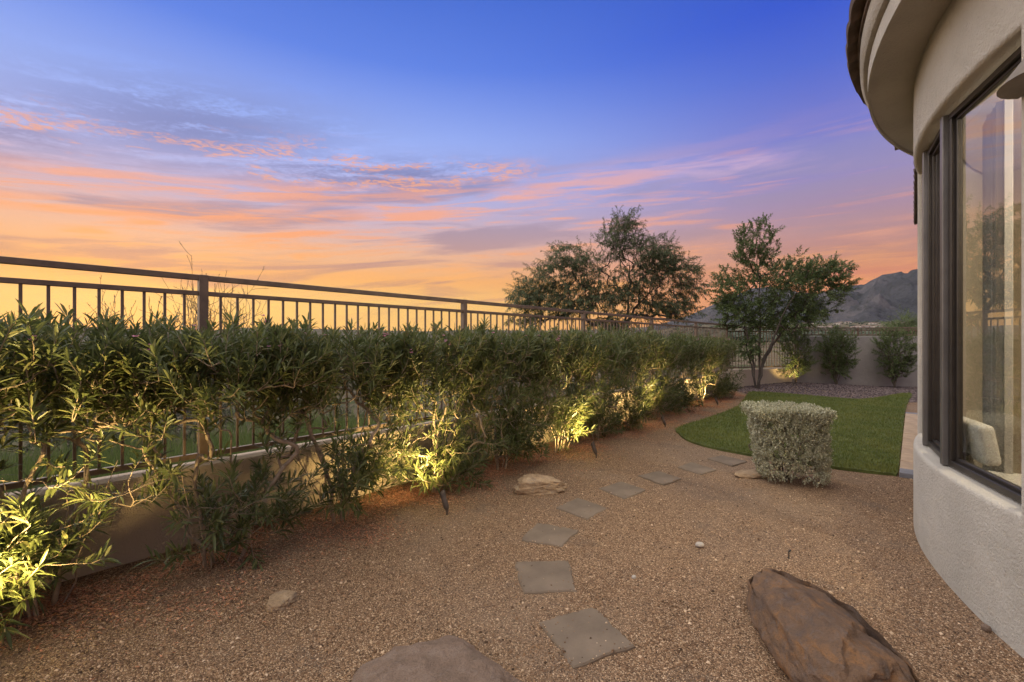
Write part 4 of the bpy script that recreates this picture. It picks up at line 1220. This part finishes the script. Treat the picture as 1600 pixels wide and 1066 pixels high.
# ================================================================== CLIPPED SAGE BUSH
def sage():
    r = np.random.default_rng(55); cx, cy = 2.95, 4.84
    t = thing('clipped_bush', 'silvery grey-green bush clipped to a flat-topped tapering block by the lawn', 'bush', (cx, cy, 0), R_(-12))
    t.scale = (.90, .95, 1.0)
    H = .80
    def half(z): q = min(1, max(0, z / H)); return (.345 + .055 * q ** .8, .28 + .045 * q ** .8)
    P, D, n = [], [], 8200
    while n > 0:
        if r.random() < .30:
            hx, hy = half(H); p = np.array([r.uniform(-1, 1) * hx, r.uniform(-1, 1) * hy, H]); nn = np.array([0, 0, 1.0])
        else:
            z = .05 + (H - .05) * r.random() ** .8; hx, hy = half(z)
            th = r.uniform(0, 6.283); c, q_ = math.cos(th), math.sin(th); k = 5.0
            q = (abs(c) ** k + abs(q_) ** k) ** (-1 / k)
            p = np.array([c * q * hx, q_ * q * hy, z]); nn = np.array([c, q_, .15])
            p[0] += .075 * (1 - z / H)
            if mnoise.noise(Vector(p * 13 + np.array([3, 3, 3]))) < -.22: continue
        p = p - nn * (abs(r.normal(0, .035)) - .028 * mnoise.noise(Vector(p * 8)))
        ax = nn * .8 + r.normal(0, .4, 3) + np.array([0, 0, .55]); ax /= np.linalg.norm(ax)
        l = r.uniform(.03, .06)
        for m in range(8):
            P.append(p - ax * l * (1 - m / 7)); D.append(ax * .7 + r.normal(0, .6, 3))
        n -= 1
    P = np.array(P); D = np.array(D); m = len(P)
    leaf_obj('foliage', blades(P, D, r.uniform(.014, .028, m), r.uniform(.009, .015, m), r, .1, .15, False), 'sage_leaf', t)
    tips = []
    for k in range(330):
        z = r.uniform(.10, H - .03); hx, hy = half(z); tips.append([r.uniform(-1, 1) * hx * .92, r.uniform(-1, 1) * hy * .92, z])
    stems = [[np.array([r.normal(0, .05), r.normal(0, .04), -.03]), np.array([a * .09, b * .08, .12]), np.array([a * .17, b * .14, .28])] for a in (-1, 0, 1) for b in (-1, 1)]
    pos, par, rad, ends = grow(stems, np.array(tips), r, .0022, .42, 3, .05, .3, .4, .02)
    add('stems', limb_mesh('stems', pos, par, rad, 4), 'twig_bark', t)
    lv = twig_leaves(pos, ends, r, .12, .012, 2, 1.0, (.014, .026), (.007, .012), .1, .15, False)
    leaf_obj('inner_foliage', lv, 'sage_leaf', t)
sage()

# ================================================================== TREES AND SHRUBS
def tree(name, label, loc, stems, tips, leaf, leafmat, bark, seed, tip_r=.004, power=.46, nseg=5, maxr=.2, span=.3, step=.03, per=2, ang=1.0, Lr=(.04, .07), Wr=(.012, .02), droop=.2, cat='tree', sides=5, fine=False, keep=1.0, upbias=.35, wob=.05, group=None, names=('trunk', 'crown'), tw=0, twL=(.2, .35), twup=.2):
    r = np.random.default_rng(seed)
    t = thing(name, label, cat, loc, 0, group)
    pos, par, rad, ends = grow(stems, np.array(tips), r, tip_r, power, nseg, wob, upbias, .4, maxr)
    if tw: pos, par, rad, ends = twiglets(pos, par, rad, ends, r, tw, twL, tip_r * .7, .9, twup)
    add(names[0], limb_mesh(names[0], pos, par, rad, sides), bark, t)
    lv = twig_leaves(pos, ends, r, span, step, per, ang, Lr, Wr, droop, .15, fine, .2, keep)
    leaf_obj(names[1], lv, leafmat, t)
    return t

def stem(pts, n=6, r=None, w=.02):
    pts = [np.array(p, float) for p in pts]; o = []
    for a, b in zip(pts[:-1], pts[1:]):
        for s in np.linspace(0, 1, n)[:-1]:
            q = a + (b - a) * s
            o.append(q + (r.normal(0, w, 3) if r is not None and len(o) else 0))
    return o + [pts[-1]]

# multi-stemmed tree in the far corner, about 5 m
r = np.random.default_rng(61)
S = 13.5 / 700
def tp(u, v, dy=0.0): return np.array([(u - 1179) * S, dy, (533 - v) * S + CAM_H])
st = [stem([(0, 0, -.05), tp(1172, 570), tp(1160, 520, -.2), tp(1140, 460, -.3)], 5, r), stem([(.05, .0, -.05), tp(1185, 560), tp(1190, 500, .2), tp(1185, 420, .1), tp(1178, 370, 0)], 5, r),
      stem([(.08, .05, -.05), tp(1190, 575, .1), tp(1215, 540, .3), tp(1250, 500, .5)], 5, r), stem([(.03, -.05, -.05), tp(1186, 560, -.2), tp(1202, 500, -.5), tp(1235, 440, -.6)], 5, r),
      stem([(.0, .05, -.05), tp(1178, 560, .3), tp(1175, 500, .6), tp(1200, 440, .7)], 5, r)]
tips = np.concatenate([ell_tips(r, 95, tp(1178, 390), (.62, .6, .85), .2), ell_tips(r, 130, tp(1215, 440), (1.15, .95, .85), .25), ell_tips(r, 150, tp(1255, 455), (1.2, .95, .95), .25),
                       ell_tips(r, 90, tp(1285, 435), (.8, .7, .55), .2), ell_tips(r, 75, tp(1140, 455), (.62, .6, .6), .2), ell_tips(r, 80, tp(1155, 490), (.75, .7, .55), .2), ell_tips(r, 110, tp(1225, 500), (1.2, .9, .45), .2), ell_tips(r, 30, tp(1170, 540), (.35, .4, .4), .1)])
tree('corner_tree', 'leafy multi-stemmed tree rising from the gravel in the far corner', (7.32, 13.42, .02), st, tips, None, 'tree_leaf', 'dark_bark', 62, .0022, .52, 5, .075, .34, .026, 2, 1.0, (.05, .09), (.022, .038), tw=3, twL=(.16, .32))

# wide feathery tree beyond the fence
r = np.random.default_rng(71); S2 = 20.0 / 700
def tq(u, v, dy=0.0): return np.array([(u - 972) * S2, dy, (533 - v) * S2 + CAM_H + .6])
st = [stem([(0, 0, -.1), tq(973, 515), tq(985, 470, .3), tq(985, 400, .4)], 6, r, .05), stem([(-.1, .1, -.1), tq(965, 510, -.3), tq(930, 475, -.6), tq(885, 435, -.8)], 6, r, .05),
      stem([(.1, -.1, -.1), tq(982, 500, .3), tq(1020, 455, .6), tq(1050, 430, .7)], 6, r, .05), stem([(0, .2, -.1), tq(970, 505, .6), tq(960, 450, 1.2), tq(945, 400, 1.4)], 6, r, .05)]
cl = [(885, 405, 1.0, .75, 70), (860, 440, 1.3, .8, 110), (825, 465, .9, .7, 80), (920, 420, 1.1, 1.0, 100), (965, 375, .9, .85, 90), (975, 350, .6, .5, 45), (1010, 395, 1.2, .9, 120), (1045, 410, 1.0, .8, 100), (1068, 440, .7, .9, 80),
      (1000, 440, 1.5, .9, 130), (940, 460, 1.6, .7, 120), (880, 475, 1.5, .6, 110), (1030, 475, 1.3, .7, 90), (1060, 480, .7, .5, 40), (965, 500, 1.5, .5, 60), (830, 495, .9, .4, 40)]
tips = np.concatenate([ell_tips(r, n, tq(u, v, r.uniform(-.5, .5)), (a * 1.02, 1.3, b), .1) for u, v, a, b, n in cl])
tree('mesquite_tree', 'wide feathery desert tree beyond the iron fence, against the orange sky', (4.92, 20.0, -.6), st, tips, None, 'mesquite_leaf', 'dark_bark', 72, .0035, .50, 5, .16, .55, .04, 2, 1.1, (.08, .14), (.024, .040), .45, tw=2, twL=(.3, .6), twup=-.15)

# thin leafless shrubs seen through the pickets
def twiggy(k, x, y, h, sp, label):
    r = np.random.default_rng(80 + k); pos, par, rad, ends = [], [], [], []
    def limb(p, d, L, n, r0, pr, depth):
        p = np.array(p, float); d = np.array(d, float)
        for m in range(n):
            d = d + r.normal(0, .10, 3) + np.array([0, 0, .05]); d /= np.linalg.norm(d); p = p + d * L / n
            pos.append(p.copy()); par.append(pr); rad.append(r0 * (1 - .75 * (m + 1) / n)); pr = len(pos) - 1
            if depth and m >= 2:
                for _ in range(2 if depth == 2 else 1):
                    q = d + r.normal(0, .42, 3); limb(p, q / np.linalg.norm(q), L * r.uniform(.22, .42), 4, rad[-1] * .6 if False else r0 * .4, pr, depth - 1)
        ends.append([par[pr], pr])
    for m in range(15):
        pos.append(np.array([0, 0, -.1])); par.append(-1); rad.append(.02); b = len(pos) - 1
        a = r.uniform(0, 6.283); tl = r.uniform(.08, .55) * sp
        d = np.array([math.cos(a) * tl, math.sin(a) * tl * .6, 1.0]); limb(pos[-1], d / np.linalg.norm(d), h * r.uniform(.65, 1.0), 8, .020, b, 2)
    t = thing('desert_shrub', label, 'shrub', (x, y, ground_z(x, y)), 0, 'sparse twiggy shrubs beyond the fence')
    pos, par, rad = np.array(pos), np.array(par), np.maximum(np.array(rad), .0035)
    add('stems', limb_mesh('stems', pos, par, rad, 4), 'twig_bark', t)
    leaf_obj('foliage', twig_leaves(pos, [e for e in ends if e[0] >= 0], r, .2, .03, 2, .8, (.02, .045), (.007, .013), .1, .1, False, .2, .8), 'scrub_leaf', t)
twiggy(0, -7.75, 9.3, 2.45, 1.1, 'low sparse twiggy desert shrub beyond the fence, the more spreading of two')
twiggy(1, -6.5, 9.5, 2.75, .75, 'taller thin twiggy desert shrub beyond the fence')

# slim shrubs along the back wall
def slim(k, x, y, h, w, label, nt=260):
    r = np.random.default_rng(120 + k)
    st = [stem([(0, 0, -.05), (a * .08, b * .06, h * .25), (a * .28 * w, b * .2, h * .6)], 5, r, .015) for a, b in ((-1, .3), (.2, 1), (1, -.3), (.1, -1), (0, 0))]
    tips = np.concatenate([ell_tips(r, nt, (0, -.05, h * .68), (w, .38, h * .36), .25), ell_tips(r, nt // 3, (0, -.05, h * .32), (w * .75, .3, h * .18), .2, .12), ell_tips(r, nt // 5, (w * .55, 0, h * .42), (w * .5, .25, .14), .2)])
    tree('wall_shrub', label, (x, y, yard_h(x, y)), st, tips, None, 'shrub_leaf', 'twig_bark', 130 + k, .002, .46, 4, .025, .2, .018, 3, .9, (.04, .075), (.012, .020), tw=1, twL=(.14, .24), twup=.5, cat='shrub', group='slim shrubs along the back wall', names=('stems', 'foliage'))
slim(0, 10.35, 14.30, 1.72, .52, 'slim loose shrub against the tall wall, nearer the lit corner')
slim(1, 12.08, 14.15, 1.85, .55, 'fuller slim shrub against the tall wall beside the house')
slim(2, 8.92, 14.10, 1.55, .48, 'small shrub glowing yellow from a lamp at its foot in the far corner', 190)

# small tree just past the back wall, by the house corner
r = np.random.default_rng(151)
st = [stem([(0, 0, -.2), (.1, 0, 1.3), (-.2, 0, 2.0)], 5, r), stem([(0, 0, -.2), (.2, .1, 1.2), (.6, .1, 2.0)], 5, r)]
tips = np.concatenate([ell_tips(r, 120, (-.05, 0, 2.05), (.85, .6, .5), .2), ell_tips(r, 60, (.6, 0, 2.1), (.7, .6, .5), .2)])
tree('garden_tree', 'small bright green weeping tree just over the tall wall by the house', (14.4, 16.2, -.1), st, tips, None, 'shrub_leaf', 'twig_bark', 152, .003, .46, 5, .05, .4, .03, 3, 1.1, (.06, .11), (.012, .02), .7, tw=2, twL=(.25, .45), twup=-.3)

# ================================================================== OUTSIDE THE FENCE
def tall_grass():
    r = np.random.default_rng(201); P, D, L = [], [], []
    cen = []
    for k in range(260):
        s = r.uniform(-3.4, 3.2); o = -(.45 + 3.4 * r.random() ** 1.3); p = fpt(s, o); cen.append(p)
    for c in cen:
        z = ground_z(c[0], c[1])
        for j in range(75):
            q = r.normal(0, .10, 2); P.append([c[0] + q[0], c[1] + q[1], z - .02]); D.append([q[0] * 2.2 + r.normal(0, .12), q[1] * 2.2 + r.normal(0, .12), 1]); L.append(r.uniform(.55, 1.05))
    P, D, L = map(np.array, (P, D, L))
    leaf_obj('tall_grass', blades(P, D, L, r.uniform(.006, .011, len(P)), r, .18, .1, False), 'tall_grass', None)
    tag(bpy.data.objects['tall_grass'], 'tall bright green grass growing just outside the fence', 'grass', kind='stuff')
tall_grass()

def bush_proto(seed, n=2600, wid=1.0, h=.9, Lr=(.03, .06)):
    r = np.random.default_rng(seed)
    st = [stem([(0, 0, -.1), (a * .2, b * .2, h * .3), (a * .5 * wid, b * .5 * wid, h * .6)], 4, r) for a, b in ((1, .2), (-1, .4), (.1, 1), (0, -1), (.6, -.6))]
    tips = ell_tips(r, 110, (0, 0, h * .5), (wid * .8, wid * .8, h * .5), .3, .08)
    pos, par, rad, ends = grow(st, tips, r, .004, .42, 4, .05)
    pos, par, rad, ends = twiglets(pos, par, rad, ends, r, 2, (.12, .25), .003, .8, .3)
    lv = twig_leaves(pos, ends, r, .3, .03, 3, 1.0, Lr, (.012, .022), .2, .15, False)
    return limb_mesh('stems', pos, par, rad, 4), mesh_np('foliage', lv[0], [lv[1], lv[2]])
BP = [bush_proto(301), bush_proto(302, wid=1.2, h=.8)]
for a, b in BP: a.materials.append(MATS['twig_bark']); b.materials.append(MATS['scrub_leaf'])
rb = random.Random(11)
k = 0; spots = []
while len(spots) < 34:
    u = rb.uniform(20, 1000); Y = rb.uniform(6.5, 30); x = (u - 800) / 700 * Y
    if -((x - F0[0]) * FN[0] + (Y - F0[1]) * FN[1]) < 2.4: continue
    if any(math.hypot(x - a, Y - b) < 1.2 for a, b in spots): continue
    spots.append((x, Y))
for x, y in spots:
    t = thing('scrub_bush', 'low grey-green desert bush on the open ground beyond the fence', 'bush', (x, y, ground_z(x, y)), rb.uniform(0, 6.28), 'desert bushes beyond the fence')
    a, b = BP[rb.randrange(2)]
    s = rb.uniform(.7, 1.25); t.scale = (s, s, s * rb.uniform(.8, 1.1))
    add('stems', a, None, t); add('foliage', b, None, t)

# far vegetation on the valley floor
def far_scrub():
    r = np.random.default_rng(401); V, T = [], []
    ico = bmesh.new(); bmesh.ops.create_icosphere(ico, subdivisions=1, radius=1.0)
    bv = np.array([v.co[:] for v in ico.verts]); bt = np.array([[v.index for v in f.verts] for f in ico.faces]); ico.free()
    n = 9000; k = 0
    for i in range(n):
        rr = 110 * (2700 / 110) ** r.random() ** .7; az = R_(r.uniform(-52, 52))
        x, y = rr * math.sin(az), rr * math.cos(az); z = ground_z(x, y)
        s = r.uniform(.5, 1.2) * (1 + rr / 900) * (1.6 if r.random() < .15 else 1)
        b = bv * s * np.array([1.2, 1.2, .9]) * r.uniform(.6, 1.25, (len(bv), 1)) + np.array([x, y, z + s * .5])
        V.append(b); T.append(bt + k); k += len(bv)
    tag(add('far_scrub', mesh_np('far_scrub', np.concatenate(V), np.concatenate(T)), 'scrub_leaf'), 'distant desert scrub dotted over the valley floor', 'scrub', kind='stuff')
far_scrub()

# small houses on the valley slope under the mountain
rh = random.Random(21)
hw = MB().box((0, 0, 1.3), (1, 1, 4.6)).mesh('wall'); hw.materials.append(MATS['house_white'])
hr_ = MB().poly([(-.56, -.56, 3.62), (.56, -.56, 3.62), (.56, .56, 3.62), (-.56, .56, 3.62), (-.25, 0, 5.4), (.25, 0, 5.4)], [(0, 1, 5, 4), (1, 2, 5), (2, 3, 4, 5), (3, 0, 4), (3, 2, 1, 0)]).mesh('roof'); hr_.materials.append(MATS['house_roof'])
win = MB().box((0, 0, 0), (2.2, .2, 1.5)).mesh('window'); win.materials.append(MATS['bronze'])
for i in range(16):
    u = 1262 + i * 11 + rh.uniform(-4, 4); az = math.atan((u - 800) / 700); rr = rh.uniform(1150, 2000)
    x, y = rr * math.sin(az), rr * math.cos(az)
    t = thing('valley_house', 'tiny pale house with low roof on the valley slope below the mountain', 'house', (x, y, ground_z(x, y)), -az + rh.uniform(-.5, .5), 'distant valley houses')
    sx, sy = rh.uniform(14, 24), rh.uniform(9, 13)
    a = add('wall', hw, None, t); a.scale = (sx, sy, 1); b = add('roof', hr_, None, t); b.scale = (sx, sy, 1)
    for q in (-.28, .22): add('window', win, None, t, loc=(q * sx, -sy / 2 - .02, 2.0))

# ================================================================== AIR
def haze():
    m = bpy.data.materials.new('air'); m.use_nodes = True; t = NT(m.node_tree); t.n.clear()
    out = t.new('ShaderNodeOutputMaterial'); v = t.new('ShaderNodeVolumePrincipled')
    v.inputs['Color'].default_value = (.80, .86, 1.0, 1); v.inputs['Density'].default_value = 1.8e-5; v.inputs['Anisotropy'].default_value = 0.0
    t.l.new(v.outputs[0], out.inputs['Volume']); MATS['air'] = m
    o = MB().box((0, 0, 460), (19400, 19400, 1060)).build('haze', 'air'); o['kind'] = 'stuff'
    tag(o, 'thin bluish dusk haze in front of the far mountains', 'haze')
haze()
